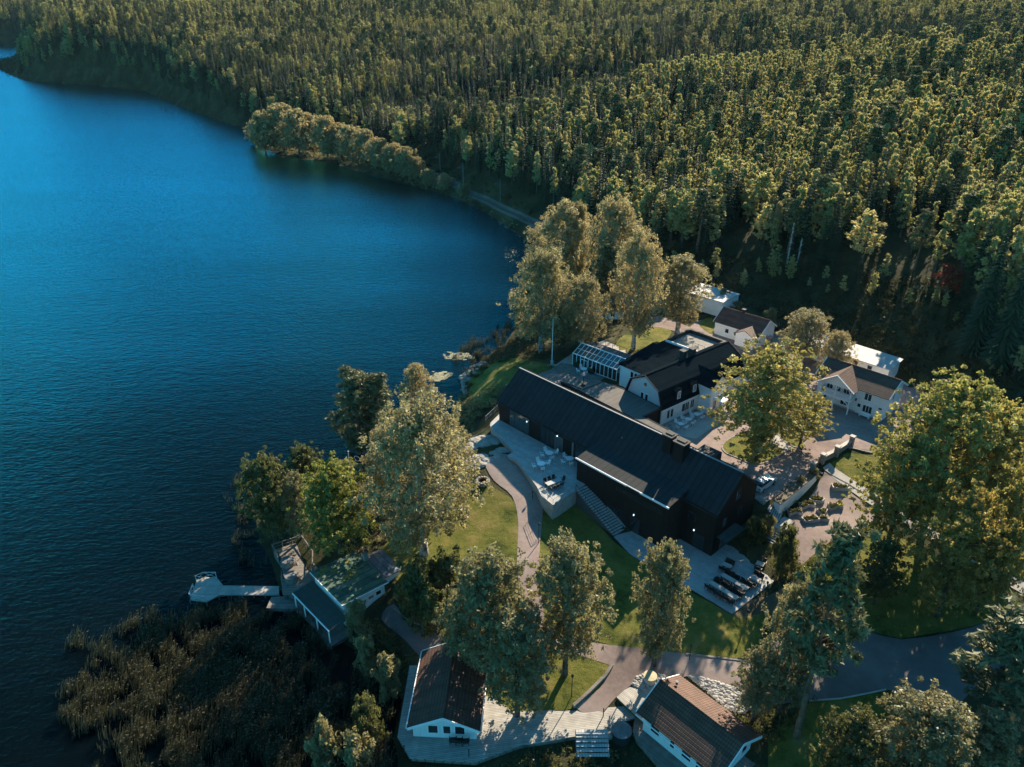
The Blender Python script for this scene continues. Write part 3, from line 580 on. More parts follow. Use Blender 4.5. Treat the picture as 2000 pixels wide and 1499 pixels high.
window(barn, 5.0, 8.2, 3.0, 2.2, 0, axis='x', sign=-1, frame='dark_metal', bars=1)
for x, y, z in ((7.0, -.15, 10.2), (13.9, -.15, 10.5), (32.5, AY - .15, 7.2), (40.2, -.15, 7.0)):
    l_ = MB().box(x - .08, x + .08, y + .02, y + .146, z - .1, z + .1).build('wall_lamp', 'dark_metal', barn)
    MB().lathe([(.09, z - .15), (.10, z - .05), (.07, z + .06)], x, y - .08, 10).build('globe', 'lit_lamp', l_)
for x, y, w, d, h in ((32.0, 3.9, 1.4, 1.3, 1.5), (34.2, 3.7, 1.7, 1.5, 1.4)):
    c = MB().box(x - w / 2, x + w / 2, y - d / 2, y + d / 2, 13.9, 15.4 + h).build('roof_vent', 'black_boards', barn)
    MB().box(x - w / 2 - .15, x + w / 2 + .15, y - d / 2 - .15, y + d / 2 + .15, 15.43 + h, 15.6 + h).build('cap', 'dark_metal', c); MB().box(x - w * .4, x + w * .4, y - d * .2, y + d * .25, 15.605 + h, 15.75 + h).build('cap_lid', 'dark_metal', c)
MB().box(35.7, 38.6, 5.2, 7.2, 13.5, 15.7).build('roof_plant_box', 'black_boards', barn)
b = MB()
for i in range(9): b.box(35.75 + i * .32, 35.95 + i * .32, 5.3, 7.1, 15.703, 15.76)
b.build('roof_plant_grille', 'dark_metal', barn)
for x in (24.5, 26.0): MB().bar((x, 2.5 + (x - 24) * .2, 13.2), (x, 2.5 + (x - 24) * .2, 13.8), .08).build('vent_pipe', 'grey_metal', barn)

# flat link between hall and hotel
def poly_thing(name, label, cat, pts, z0, z1, wallmat, topmat, trim=None, topname='roof'):
    pw = [P(a, b_, z1)[:2] for a, b_ in pts]; ox, oy = pw[0]; t = thing(name, label, cat, (ox, oy, 0), BA)
    c, s = math.cos(R(-BA)), math.sin(R(-BA)); q = [((x - ox) * c - (y - oy) * s, (x - ox) * s + (y - oy) * c) for x, y in pw]
    MB().prism(q, z0, z1 - .2).build('wall', wallmat, t); MB().prism(q, z1 - .197, z1).build(topname, topmat, t)
    if trim:
        b = MB()
        for i in range(len(q)):
            a, d = q[i], q[(i + 1) % len(q)]; b.bar((*a, z1 + .03), (*d, z1 + .03), .07, seg=4)
        b.build('edge_trim', trim, t)
    return t
lk = poly_thing('flat_roof_link', 'low flat grey roofed link joining the black hall to the white hotel', 'building', [(1095, 745), (1139, 761), (1180, 746), (1224, 763), (1291, 797), (1255, 813), (1326, 851), (1345, 872)], 7.0, 11.6, 'black_boards', 'felt_grey', 'dark_metal')

# ------------------------------------------------------------------ the white hotel with the mansard roof
HA = 38.2
hot = thing('white_hotel', 'white hotel wing with a black mansard roof and small dormers facing the yard', 'building', (24.9, 111.2, 8), HA)
HL, HD = 21.5, 8.0
def mansard(par, L, D, z0, ze, zb, inset, zr, wm_, rm):
    h = D / 2; b = MB()
    b.add([(0, 0, z0), (L, 0, z0), (L, D, z0), (0, D, z0), (0, 0, ze), (L, 0, ze), (L, D, ze), (0, D, ze), (0, inset, zb), (L, inset, zb), (L, D - inset, zb), (0, D - inset, zb), (0, h, zr), (L, h, zr)],
          [(0, 3, 2, 1), (0, 1, 5, 4), (2, 3, 7, 6), (1, 2, 6, 10, 13, 9, 5), (3, 0, 4, 8, 12, 11, 7), (4, 5, 9, 8), (6, 7, 11, 10), (8, 9, 13, 12), (10, 11, 12, 13)])
    b.build('wall', wm_, par); r = MB(); o = .28
    for s in (0, 1):
        f = (lambda y: y) if s == 0 else (lambda y: D - y)
        r.slab([(-o, f(-.25), ze - .05), (L + o, f(-.25), ze - .05), (L + o, f(inset - .1), zb + .2), (-o, f(inset - .1), zb + .2)], .18)
        r.slab([(-o, f(inset - .12), zb + .2), (L + o, f(inset - .12), zb + .2), (L + o, f(h + (.002 if s == 0 else 0)), zr + .22), (-o, f(h), zr + .22)], .18)
    ro = r.build('roof', rm, par)
    v = MB()
    for x in (-o - .06, L + o + .06):
        for s in (0, 1):
            f = (lambda y: y) if s == 0 else (lambda y: D - y)
            P_ = [(f(-.27), ze - .03), (f(inset - .1), zb + .24), (f(h), zr + .27)]
            for (a, az), (c, cz) in zip(P_[:-1], P_[1:]): v.bar((x, a, az), (x, c, cz), .09, seg=4)
    v.build('verge_board', 'dark_metal', ro)
    MB().bar((-o, h, zr + .25), (L + o, h, zr + .25), .1).build('ridge_cap', 'slate_tiles', ro)
    MB().bar((-o, -.33, ze - .08), (L + o, -.33, ze - .08), .07).build('gutter', 'white_metal', ro)
    return ro
mansard(hot, HL, HD, -.5, 3.2, 6.1, .95, 7.8, 'white_boards', 'slate_tiles')
MB().box(-.03, HL + .03, -.035, -.004, -.4, .25).build('plinth', 'concrete', hot)
MB().box(-.06, .12, -.06, .08, .25, 3.1).build('downpipe', 'white_metal', hot)
for xx in (2.2, 7.2): 
    for d_ in (-.45, .45): window(hot, xx + d_ * (1 if xx < 5 else 1.5), .95, .6 if xx < 5 else .9, 1.5, 0, bars=0 if xx < 5 else 1)
window(hot, 5.6, .95, .8, 1.5, 0, bars=0)
for yy in (3.5, 4.5): window(hot, yy, 3.1, .6, 1.5, 0, axis='x', sign=-1, bars=0, frame='white_paint')
MB().bar((-.05, 4.0, 6.3), (-.004, 4.0, 6.3), .32, seg=12).build('vent_opening', 'glass', hot)
def dormer(par, x):
    d = MB().box(x - .55, x + .55, -.05, 1.6, 3.9, 5.5).build('dormer', 'dark_metal', par)
    r = MB().slab([(x - .8, -.3, 5.55), (x, -.3, 5.95), (x, 2.0, 5.95), (x - .8, 2.0, 5.55)], .1).slab([(x + .002, -.3, 5.95), (x + .8, -.3, 5.55), (x + .8, 2.0, 5.55), (x + .002, 2.0, 5.95)], .1).build('dormer_roof', 'slate_tiles', d)
    w = window(d, x, 4.1, .6, 1.2, -.05, bars=1)
dormer(hot, 4.0); dormer(hot, 8.0)
# entrance block with its own gable
eb = MB().add([(9.4, -2.6, -.4), (13.6, -2.6, -.4), (13.6, 0.003, -.4), (9.4, 0.003, -.4), (9.4, -2.6, 5.4), (13.6, -2.6, 5.4), (13.6, 2, 5.4), (9.4, 2, 5.4), (11.5, -2.6, 7.0), (11.5, 2.6, 7.0)],
              [(0, 3, 2, 1), (0, 1, 5, 8, 4), (1, 2, 6, 5), (3, 0, 4, 7), (2, 3, 7, 6)]).build('entrance_block', 'white_boards', hot)
MB().slab([(9.0, -2.9, 5.25), (11.5, -2.9, 7.2), (11.5, 3.6, 7.2), (9.0, 2.4, 5.25)], .15).slab([(11.502, -2.9, 7.2), (14.0, -2.9, 5.25), (14.0, 2.4, 5.25), (11.502, 3.6, 7.2)], .15).build('roof', 'slate_tiles', eb)
window(eb, 10.6, .9, .7, 1.6, -2.6, bars=1); window(eb, 12.4, .9, .7, 1.6, -2.6, bars=1); window(eb, 11.5, 3.6, 1.2, 1.3, -2.6, bars=1)
pr = MB().box(10.2, 13.4, -4.4, -2.65, 2.7, 2.95).build('porch_roof', 'white_paint', hot)
for x in (10.4, 13.2): MB().bar((x, -4.2, -.2), (x, -4.2, 2.7), .16, seg=10).build('porch_column', 'white_paint', hot)
b = MB()
for i in range(4): b.box(10.3, 13.3, -4.5 - .35 * i, -2.64, -.3, .6 - .15 * i - i * .002)
b.build('porch_steps', 'stone', hot)
for x, y in ((10.3, 5.0), (12.3, 4.6)): chimney(hot, x, y, 6.5, 9.2, .9, 'dark_metal')
# left rear wing
w2 = thing('white_rear_wing', 'low white wing with a nearly flat black roof between conservatory and hotel', 'building', (19.9, 126.6, 7.5), BA)
MB().add([(0, 0, -.5), (6.5, 0, -.5), (6.5, 9.5, -.5), (0, 9.5, -.5), (0, 0, 4.6), (6.5, 0, 4.6), (6.5, 9.5, 5.6), (0, 9.5, 5.6)], [(0, 3, 2, 1), (0, 1, 5, 4), (1, 2, 6, 5), (2, 3, 7, 6), (3, 0, 4, 7), (4, 5, 6, 7)]).build('wall', 'plaster', w2)
MB().slab([(-.3, -.4, 4.75), (6.8, -.4, 4.75), (6.8, 9.8, 5.8), (-.3, 9.8, 5.8)], .15).build('roof', 'slate_tiles', w2)
window(w2, 2.8, 2.9, .6, 1.1, 0, bars=0); window(w2, 3.7, 2.9, .6, 1.1, 0, bars=0)
w3 = thing('roof_terrace_wing', 'hotel wing carrying a flat roof terrace with black parapets and railings', 'building', (29.7, 134.6, 7.5), BA)
MB().box(-.5, 7.8, 0, 8.4, -.5, 4.8).build('wall', 'plaster', w3); MB().box(-.3, 7.6, .2, 8.2, 4.803, 4.87).build('terrace_floor', 'stone', w3)
b = MB().box(-.6, 7.9, 8.0, 8.5, 4.82, 5.6).box(-.6, -.2, -.1, 8.0, 4.82, 5.6).box(7.4, 7.9, -.1, 8.0, 4.82, 5.6); b.build('parapet', 'dark_metal', w3)
MB().box(-.2, 7.4, -.08, .1, 4.82, 5.9).build('pale_screen', 'white_metal', w3)
b = MB()
for i in range(6): b.bar((.3 + i * 1.3, 2.6, 4.85), (.3 + i * 1.3, 2.6, 5.9), .03, seg=5)
b.bar((.3, 2.6, 5.9), (6.8, 2.6, 5.9), .03, seg=5); b.build('railing', 'dark_metal', w3)
MB().slab([(-.8, -4.5, 5.1), (7.6, -4.5, 5.1), (7.6, -.12, 5.5), (-.8, -.12, 5.5)], .15).build('lower_roof', 'slate_tiles', w3)
MB().box(-.6, 7.4, -4.3, -.003, -.5, 4.9).build('lower_wall', 'plaster', w3)
w4 = thing('hotel_end_wing', 'plain white end of the hotel behind the yard tree', 'building', (41.6, 124.6, 8), HA)
MB().box(.35, 6, -1, 6.5, -.4, 3.2).build('wall', 'white_boards', w4); MB().slab([(.3, -1.3, 3.4), (6.3, -1.3, 3.4), (6.3, 6.8, 3.9), (.3, 6.8, 3.9)], .16).build('roof', 'slate_tiles', w4)

# conservatory
co = thing('conservatory', 'white framed glass conservatory with a sloping glass roof on the rear terrace', 'conservatory', (11.9, 135.6, 7.5), BA + 3)
CL = 10.6
b = MB(); g2 = MB()
for i in range(12):
    x = CL * i / 11; b.box(x - .06, x + .06, -.06, .06, 0, 2.6); b.bar((x, 0, 2.62), (x, 2.6, 3.9), .06, seg=4)
b.box(-.08, CL + .08, -.08, .08, 2.55, 2.72).box(-.08, CL + .08, -.08, .08, -.05, .35).box(-.08, CL + .08, 2.55, 2.7, 3.75, 4.0).bar((0, 1.3, 3.25), (CL, 1.3, 3.25), .05, seg=4)
b.box(2.0, 2.1, -.1, -.062, 0.1, 2.1).box(3.6, 3.7, -.1, -.062, 0.1, 2.1).box(2.8, 2.9, -.1, -.062, .1, 2.1).box(2.1, 2.8, -.1, -.062, 2.0, 2.1).box(2.9, 3.6, -.1, -.062, 2.0, 2.1)
b.box(-.06, .06, .06, 2.6, -.05, .35).bar((0, 2.6, .3), (0, 2.6, 3.9), .06, seg=4)
b.build('frame', 'white_metal', co)
for i in range(11):
    x = CL * i / 11; MB().box(x + .06, x + CL / 11 - .06, -.012, .012, .36, 2.54).build('pane', 'glass', co)
for i in range(11):
    x = CL * i / 11; MB().slab([(x + .06, .09, 2.66), (x + CL / 11 - .06, .09, 2.66), (x + CL / 11 - .06, 2.54, 3.86), (x + .06, 2.54, 3.86)], .02).build('roof_pane', 'glass_pale', co)
MB().box(0.1, CL, 2.72, 5.6, -.3, 3.3).build('rear_wall', 'plaster', co)
MB().box(0, CL + .1, 2.705, 5.7, 3.303, 3.4).build('deck_roof', 'grey_roof', co)
b = MB()
for i in range(7): b.bar((.2 + i * 1.7, 5.5, 3.3), (.2 + i * 1.7, 5.5, 4.5), .04, seg=5)
b.bar((.2, 5.5, 4.5), (10.4, 5.5, 4.5), .035, seg=5); b.build('railing', 'dark_metal', co)

# ------------------------------------------------------------------ white house with the balcony
WH = thing('white_balcony_house', 'two storey white timber house with brown tiled roof and a posted balcony gable', 'house', (54.4, 121.2, 8), BA + 1)
MB_ = gable_walls(11.8, 7, -.4, 4.7, 6.55); MB_.build('wall', 'white_boards', WH)
gable_roof(WH, 11.8, 7, 4.7, 6.55, 'brown_tiles', ox=.6, oy=.5, verge='white_paint', ridge='brown_tiles')
MB().box(-.05, 11.85, -.05, -.004, -.4, .3).build('plinth', 'concrete', WH)
cg = MB().add([(1.2, -1.9, 4.6), (6.8, -1.9, 4.6), (4.0, -1.9, 6.45), (1.2, 1, 4.6), (6.8, 1, 4.6), (4.0, 1.5, 6.45)], [(0, 1, 2), (0, 3, 4, 1), (1, 4, 5, 2), (3, 0, 2, 5)]).build('balcony_gable', 'white_boards', WH)
r = MB().slab([(.7, -2.4, 4.5), (4.0, -2.4, 6.8), (4.0, 3.4, 6.8), (.7, -.3, 4.5)], .16).slab([(4.002, -2.4, 6.8), (7.3, -2.4, 4.5), (7.3, -.3, 4.5), (4.002, 3.4, 6.8)], .16).build('roof', 'brown_tiles_y', cg)
v = MB(); v.bar((.65, -2.47, 4.47), (4.0, -2.47, 6.8), .12, seg=4).bar((7.35, -2.47, 4.47), (4.0, -2.47, 6.8), .12, seg=4); v.build('verge_board', 'white_paint', r)
bal = MB().box(1.2, 6.8, -1.9, -.003, 2.35, 2.6).build('balcony', 'white_paint', WH)
b = MB()
for i in range(3): b.box(1.2, 6.8, -1.94, -1.88, 2.72 + i * .28, 2.86 + i * .28)
b.box(1.15, 6.85, -1.96, -1.86, 3.56, 3.66)
for i in range(3): b.box(6.76, 6.8, -1.85, 0, 2.72 + i * .28, 2.86 + i * .28); b.box(1.2, 1.24, -1.85, 0, 2.72 + i * .28, 2.86 + i * .28)
b.build('railing', 'white_paint', bal)
for x in (1.35, 4.0, 6.7):
    p_ = MB().bar((x, -1.88, -.1), (x, -1.88, 4.65), .12)
    for s_ in (-1, 1):
        if 1.2 < x + s_ < 6.8: p_.bar((x, -1.88, 1.3), (x + s_ * .45, -1.88, 2.05), .08).bar((x + s_ * .45, -1.88, 2.05), (x + s_ * 1.1, -1.88, 2.35), .08).bar((x, -1.88, 3.8), (x + s_ * .5, -1.88, 4.5), .06)
    p_.build('post', 'white_paint', WH)
for x in (2.2, 3.6, 5.2, 6.3): window(WH, x, 2.9, 1.0, 1.5, 0)
window(WH, 8.9, 3.0, 1.1, 1.2, 0); window(WH, 5.2, .7, 1.3, 1.3, 0); window(WH, 9.2, .7, 1.5, 1.3, 0, bars=2); window(WH, 1.4, .4, 1.0, 2.0, 0)
d = MB().box(7.3, 8.2, -.06, -.004, .1, 2.2).build('door', 'white_metal', WH); MB().box(7.5, 8.0, -.08, -.062, 1.3, 1.9).build('door_pane', 'glass', d)
window(WH, 3.2, 3.0, .8, 1.2, 11.8, axis='x', sign=1); window(WH, 2.0, .5, 1.0, .8, 11.8, axis='x', sign=1)
l_ = MB().bar((7.1, -.2, 2.6), (7.1, -.004, 2.6), .05).build('wall_lamp', 'dark_metal', WH)
MB().box(7.0, 7.2, -.3, -.12, 2.3, 2.75).build('lantern', 'dark_metal', l_)
MB().box(11.0, 11.5, -.05, -.004, 2.1, 2.4).build('name_plate', 'dark_metal', WH)
bn = thing('white_bench', 'white bench against the wall of the balcony house', 'bench', WH.location + Vector((math.cos(R(BA)) * 9.2, math.sin(R(BA)) * 9.2, 0)) + Vector((math.cos(R(BA - 90)), math.sin(R(BA - 90)), 0)) * .5, BA)
MB().box(-.9, .9, -.25, .2, .4, .46).build('seat', 'white_paint', bn); MB().box(-.9, .9, .2, .25, .5, .95).build('backrest', 'white_paint', bn)
for x in (-.8, .8): MB().box(x - .04, x + .04, -.25, .24, 0, .398).build('leg', 'white_paint', bn)

ls = thing('long_flat_shed', 'long white shed with a pale low roof behind the balcony house', 'shed', (57.0, 139.4, 8.6), BA)
MB().add([(0, 0, -.5), (18, 0, -.5), (18, 4.6, -.5), (0, 4.6, -.5), (0, 0, 2.5), (18, 0, 2.5), (18, 4.6, 3.0), (0, 4.6, 3.0)], [(0, 3, 2, 1), (0, 1, 5, 4), (1, 2, 6, 5), (2, 3, 7, 6), (3, 0, 4, 7), (4, 5, 6, 7)]).build('wall', 'plaster', ls)
MB().slab([(-.3, -.4, 2.65), (18.4, -.4, 2.65), (18.4, 4.9, 3.25), (-.3, 4.9, 3.25)], .14).build('roof', 'light_roof', ls)
for x in (3, 6.3, 9.2, 14.5): window(ls, x, 1.4, .7, .6, 0, frame='grey_metal', bars=0)
MB().box(11, 12.2, -.05, -.004, 0, 2.2).build('door', 'brown_tiles', ls)

sh = thing('small_tiled_house', 'small white plastered house with mossy brown tiled roof beyond the yard', 'house', (42.9, 149.7, 8), -44)
gable_walls(10.2, 6.4, -.4, 2.9, 4.9).build('wall', 'plaster', sh); gable_roof(sh, 10.2, 6.4, 2.9, 4.9, 'brown_tiles', ox=.3, oy=.35, verge='white_paint', ridge='brown_tiles')
MB().add([(5.9, -1.9, -.4), (9.9, -1.9, -.4), (9.9, .003, -.4), (5.9, .003, -.4), (5.9, -1.9, 2.6), (9.9, -1.9, 2.6), (9.9, 1.0, 2.6), (5.9, 1.0, 2.6), (7.9, -1.9, 3.6), (7.9, 2.0, 3.6)],
         [(0, 3, 2, 1), (0, 1, 5, 8, 4), (1, 2, 6, 5), (3, 0, 4, 7), (2, 3, 7, 6)]).build('front_bay', 'plaster', sh)
MB().slab([(5.5, -2.3, 2.6), (7.9, -2.3, 3.85), (7.9, 2.0, 3.9), (5.5, -.3, 2.6)], .14).slab([(7.902, -2.3, 3.85), (10.3, -2.3, 2.6), (10.3, -.3, 2.6), (7.902, 2.0, 3.9)], .14).build('bay_roof', 'brown_tiles_y', sh)
for x in (2.9, 4.9): window(sh, x, 1.1, .8 if x < 4 else .5, .9 if x < 4 else .6, 0, bars=0)
window(sh, 8.7, 1.0, .9, 1.0, -1.9, bars=0); MB().box(6.4, 7.4, -1.96, -1.904, -.1, 1.9).build('door', 'white_metal', sh)
chimney(sh, 4.4, 3.3, 4.6, 5.8, .6, 'dark_metal'); window(sh, 3.2, .9, .8, .9, 10.2, axis='x', sign=1)
bx_ = thing('garden_trailer', 'small tan covered trailer parked beside the small tiled house', 'trailer', P(1497, 668, 8.0), -44)
MB().box(-1, 1, -.6, .6, .4, 1.3).build('body', 'stone', bx_); MB().box(-1.1, 1.1, -.7, .7, 1.303, 1.38).build('lid', 'pink_cloth', bx_)
for s in (-.65, .65): MB().bar((0, s - .06, .3), (0, s + .06, .3), .3, seg=12).build('wheel', 'rubber', bx_)

fs = thing('far_flat_shed', 'plain white box shed with a pale flat roof at the forest edge', 'shed', (39.4, 165.0, 8.7), -44)
MB().box(0, 9.8, 0, 7, -.5, 3.0).build('wall', 'plaster', fs); MB().box(-.2, 10, -.2, 7.2, 3.003, 3.15).build('roof', 'light_roof', fs); window(fs, 3.0, .9, 1.2, .9, 0, bars=1)
hh = thing('tree_screened_house', 'low white house with a dark roof half hidden behind the weeping birches', 'house', P(1158, 622, 5.6), -20)
gable_walls(13, 7, -.6, 2.7, 4.8).build('wall', 'white_boards', hh); gable_roof(hh, 13, 7, 2.7, 4.8, 'grey_roof', ox=.4, oy=.4, verge='white_paint')
for x in (2, 4.6, 7.5, 10.4): window(hh, x, 1.0, .9, 1.1, 0, bars=1)

# ------------------------------------------------------------------ lake house
lh = thing('green_roofed_lake_house', 'small white lake house with a mossy green roof and a shaded veranda', 'house', (-21.3, 73.0, 2), 43)
zt = lambda x, y: 3.35 - .05 * x
MB().prism([(0, 0), (6.2, 0), (6.2, 7.0), (0, 7.0)], -1.5, lambda x, y: 2.75 - .06 * x + .05 * y).build('wall', 'white_boards', lh)
gr = MB().slab([(-.35, -.4, 2.95), (6.6, -.4, 2.5), (6.6, 7.4, 2.9), (-.35, 7.4, 3.35)], .16).build('roof', 'green_roof', lh)
b = MB(); b.bar((-.38, -.43, 2.9), (6.63, -.43, 2.45), .08, seg=4).bar((-.38, -.43, 2.9), (-.38, 7.4, 3.3), .07, seg=4); b.build('verge_board', 'white_paint', gr)
mv = []
for cx, cy, r_ in ((1.0, 6.3, .8), (2.2, 5.6, .45), (3.0, 3.8, .6), (3.7, 3.2, .5), (2.6, 3.3, .45), (4.6, 4.4, .4), (4.4, 6.0, .45), (3.8, 4.4, .35), (1.5, 6.9, .4)):
    for k in range(14):
        a = random.uniform(0, 6.28); q = r_ * math.sqrt(random.random()); x, y = cx + q * math.cos(a), cy + q * math.sin(a) * .8
        mv.append((x, y, 2.95 - .064 * x + .052 * y + random.uniform(-.02, .06), random.uniform(.1, .22)))
b = MB()
for x, y, z, s in mv: b.lathe([(s, z), (s * .9, z + s * .3), (s * .3, z + s * .5)], x, y, 6)
b.build('moss', 'moss', gr)
for x in (1.0, 5.2): window(lh, x, 1.0, .75, .65, 0, frame='white_paint', bars=0)
window(lh, 3.1, .9, .35, .55, 0, bars=1); MB().box(3.7, 4.4, -.1, -.004, 1.1, 1.45).build('vent_box', 'grey_metal', lh)
chimney(lh, 6.75, 5.2, -.5, 4.1, .65, 'stone')
an = MB().box(6.25, 9.3, 1.2, 5.4, -1, 2.2).build('annex', 'white_boards', lh); MB().slab([(6.22, .8, 2.3), (9.8, .8, 2.1), (9.8, 5.9, 2.5), (6.22, 5.9, 2.7)], .14).build('annex_roof', 'grey_roof', lh)
vr = MB().slab([(-3.1, -1.6, 1.3), (-.4, -1.6, 1.6), (-.02, 7.6, 1.6), (-3.1, 7.6, 1.3)], .12).build('veranda_roof', 'teal_roof', lh)
MB().bar((-3.1, -1.6, 1.25), (-3.1, 7.6, 1.25), .09, seg=4).build('gutter', 'white_paint', vr)
for y in (-1.2, 1.7, 4.8, 7.2): MB().bar((-3.0, y, -1.9), (-3.0, y, 1.25), .09).build('post', 'white_paint', lh)
MB().box(-3.2, -.003, -1.8, 7.8, -1.2, -.95).build('veranda_floor', 'old_wood', lh)

# ------------------------------------------------------------------ cottages
c1 = thing('shore_cottage', 'white boarded cottage with brown tiled roof on the deck at the bottom edge', 'cottage', (-10.7, 56.3, 1.5), -3.0)
def rot_gable(par, W, L, ze, zr, wallm, roofm, **k):
    h = W / 2   # ridge along y
    MB().add([(0, 0, -1), (W, 0, -1), (W, L, -1), (0, L, -1), (0, 0, ze), (W, 0, ze), (W, L, ze), (0, L, ze), (h, 0, zr), (h, L, zr)],
             [(0, 3, 2, 1), (0, 1, 5, 8, 4), (1, 2, 6, 5), (2, 3, 7, 9, 6), (3, 0, 4, 7), (4, 8, 9, 7), (8, 5, 6, 9)]).build('wall', wallm, par)
    s = (zr - ze) / h; o = k.get('o', .5); ol = k.get('ol', .7); e = ze - s * o + .22; r = zr + .22
    ro = MB().slab([(-o, -ol, e), (h, -ol, r), (h, L + ol, r), (-o, L + ol, e)], .16).slab([(h + .002, -ol, r), (W + o, -ol, e), (W + o, L + ol, e), (h + .002, L + ol, r)], .16).build('roof', roofm, par)
    v = MB()
    for y in (-ol - .05, L + ol + .05):
        for a, c in ((-o, h), (W + o, h)): v.slab([(a, y - .04, e + .05), (a, y + .04, e + .05), (c, y + .04, r + .05), (c, y - .04, r + .05)], .32)
    v.build('verge_board', 'white_paint', ro)
    g = MB()
    for x in (-o - .08, W + o + .08): g.bar((x, -ol, e - .06), (x, L + ol, e - .06), .07)
    g.build('gutter', 'white_metal', ro)
    rc = MB().bar((h, -ol, r + .03), (h, L + ol, r + .03), .12); rc.build('ridge_cap', roofm, ro)
    return ro
rot_gable(c1, 6.9, 9.3, 2.15, 3.75, 'white_boards', 'brown_tiles_y')
for x, w in ((2.2, 1.0), (3.7, .75), (5.1, 1.0)): window(c1, x, .75, w, 1.15, 0, bars=0, fw=.12)
c2 = thing('tiled_roof_cottage', 'white cottage with two toned brown tiled roof beside the hot tub', 'cottage', (14.3, 57.1, 1.6), BA - 1.5)
C2L, C2D = 9.2, 6.6
gable_walls(C2L, C2D, -1, 2.5, 4.25).build('wall', 'white_boards', c2)
c2r = gable_roof(c2, C2L, C2D, 2.5, 4.25, 'brown_tiles', ox=.75, oy=.5, verge='white_paint', ridge='brown_tiles')
MB().bar((-.7, -.6, 2.2), (C2L + .7, -.6, 2.2), .07).build('gutter', 'white_metal', c2r)
for x, w in ((1.6, 1.1), (3.9, .5), (5.7, 1.1), (7.6, 1.3)): window(c2, x, .9, w, 1.1, 0, bars=0, fw=.1)
for y in (1.4, 3.3, 5.2): window(c2, y, .9, .9, 1.3, C2L, axis='x', sign=1, bars=0, fw=.1)
MB().lathe([(.14, 4.0), (.14, 4.35), (.2, 4.36), (.2, 4.45)], .6, 4.6, 8).build('vent_pipe', 'grey_metal', c2)
# ------------------------------------------------------------------ decks and terraces
def local(pts, z, o, rz):
    c, s = math.cos(R(-rz)), math.sin(R(-rz)); out = []
    for a, b_ in pts:
        p = P(a, b_, z); x, y = p.x - o[0], p.y - o[1]; out.append((x * c - y * s, x * s + y * c))
    return out
def deck(name, label, pts, z, mat, rz=BA, depth=1.0, side='old_wood', cat='deck', th=.12):
    o = P(*pts[0], z); t = thing(name, label, cat, (o.x, o.y, 0), rz); q = local(pts, z, o, rz)
    MB().prism(q, z - th, z).build('floor', mat, t)
    cx = sum(p[0] for p in q) / len(q); cy = sum(p[1] for p in q) / len(q)
    MB().prism([(x * .985 + cx * .015, y * .985 + cy * .015) for x, y in q], z - depth, z - th - .003).build('base', side, t)
    return t, q
def railing(par, pts, z, h=1.0, mat='dark_metal', rz=BA, o=None, post=1.5, rails=(1.0,), w=.03, wires=3, name='railing'):
    q = local(pts, z, o, rz); b = MB()
    for a, c in zip(q[:-1], q[1:]):
        L = math.hypot(c[0] - a[0], c[1] - a[1]); k = max(1, round(L / post))
        for i in range(k + 1): x = a[0] + (c[0] - a[0]) * i / k; y = a[1] + (c[1] - a[1]) * i / k; b.bar((x, y, z), (x, y, z + h), w, seg=5)
        b.bar((*a, z + h), (*c, z + h), w * 1.3, seg=5)
        for j in range(wires): b.bar((*a, z + h * (j + 1) / (wires + 1)), (*c, z + h * (j + 1) / (wires + 1)), w * .5, seg=4)
    return b.build(name, mat, par)
ud, _ = deck('upper_terrace', 'pale terrace in the shade along the front of the black hall', [(978, 806), (958, 826), (957, 832), (1003, 882), (990, 890), (1012, 903), (1033, 930), (1048, 950), (1057, 968), (1080, 987), (1127, 957), (1144, 946), (1172, 930), (1180, 912), (1074, 856), (985, 804)], 7.5, 'pale_stone_deck', depth=3.2, side='concrete', cat='terrace')
railing(ud, [(1060, 962), (1080, 987), (1124, 960)], 7.5, o=ud.location, mat='grey_metal'); railing(ud, [(948, 824), (972, 801)], 7.5, o=ud.location, mat='grey_metal')
ltr, _ = deck('lower_terrace', 'pale terrace with long dining tables below the hall corner', [(1199, 1049), (1228, 1080), (1240, 1090), (1321, 1143), (1331, 1148), (1337, 1143), (1431, 1199), (1513, 1134), (1441, 1066), (1400, 1040), (1219, 1030)], 4.05, 'pale_stone_deck', depth=1.2, side='concrete', cat='terrace')
rp, _ = deck('rear_terrace', 'grey plank terrace between hall, conservatory and shore', [(1122, 713), (1181, 738), (1172, 744), (1180, 747), (1140, 762), (1100, 760), (1040, 735), (1075, 722), (1096, 709)], 7.8, 'old_wood', depth=2.5, side='concrete', cat='terrace', rz=BA + 4)
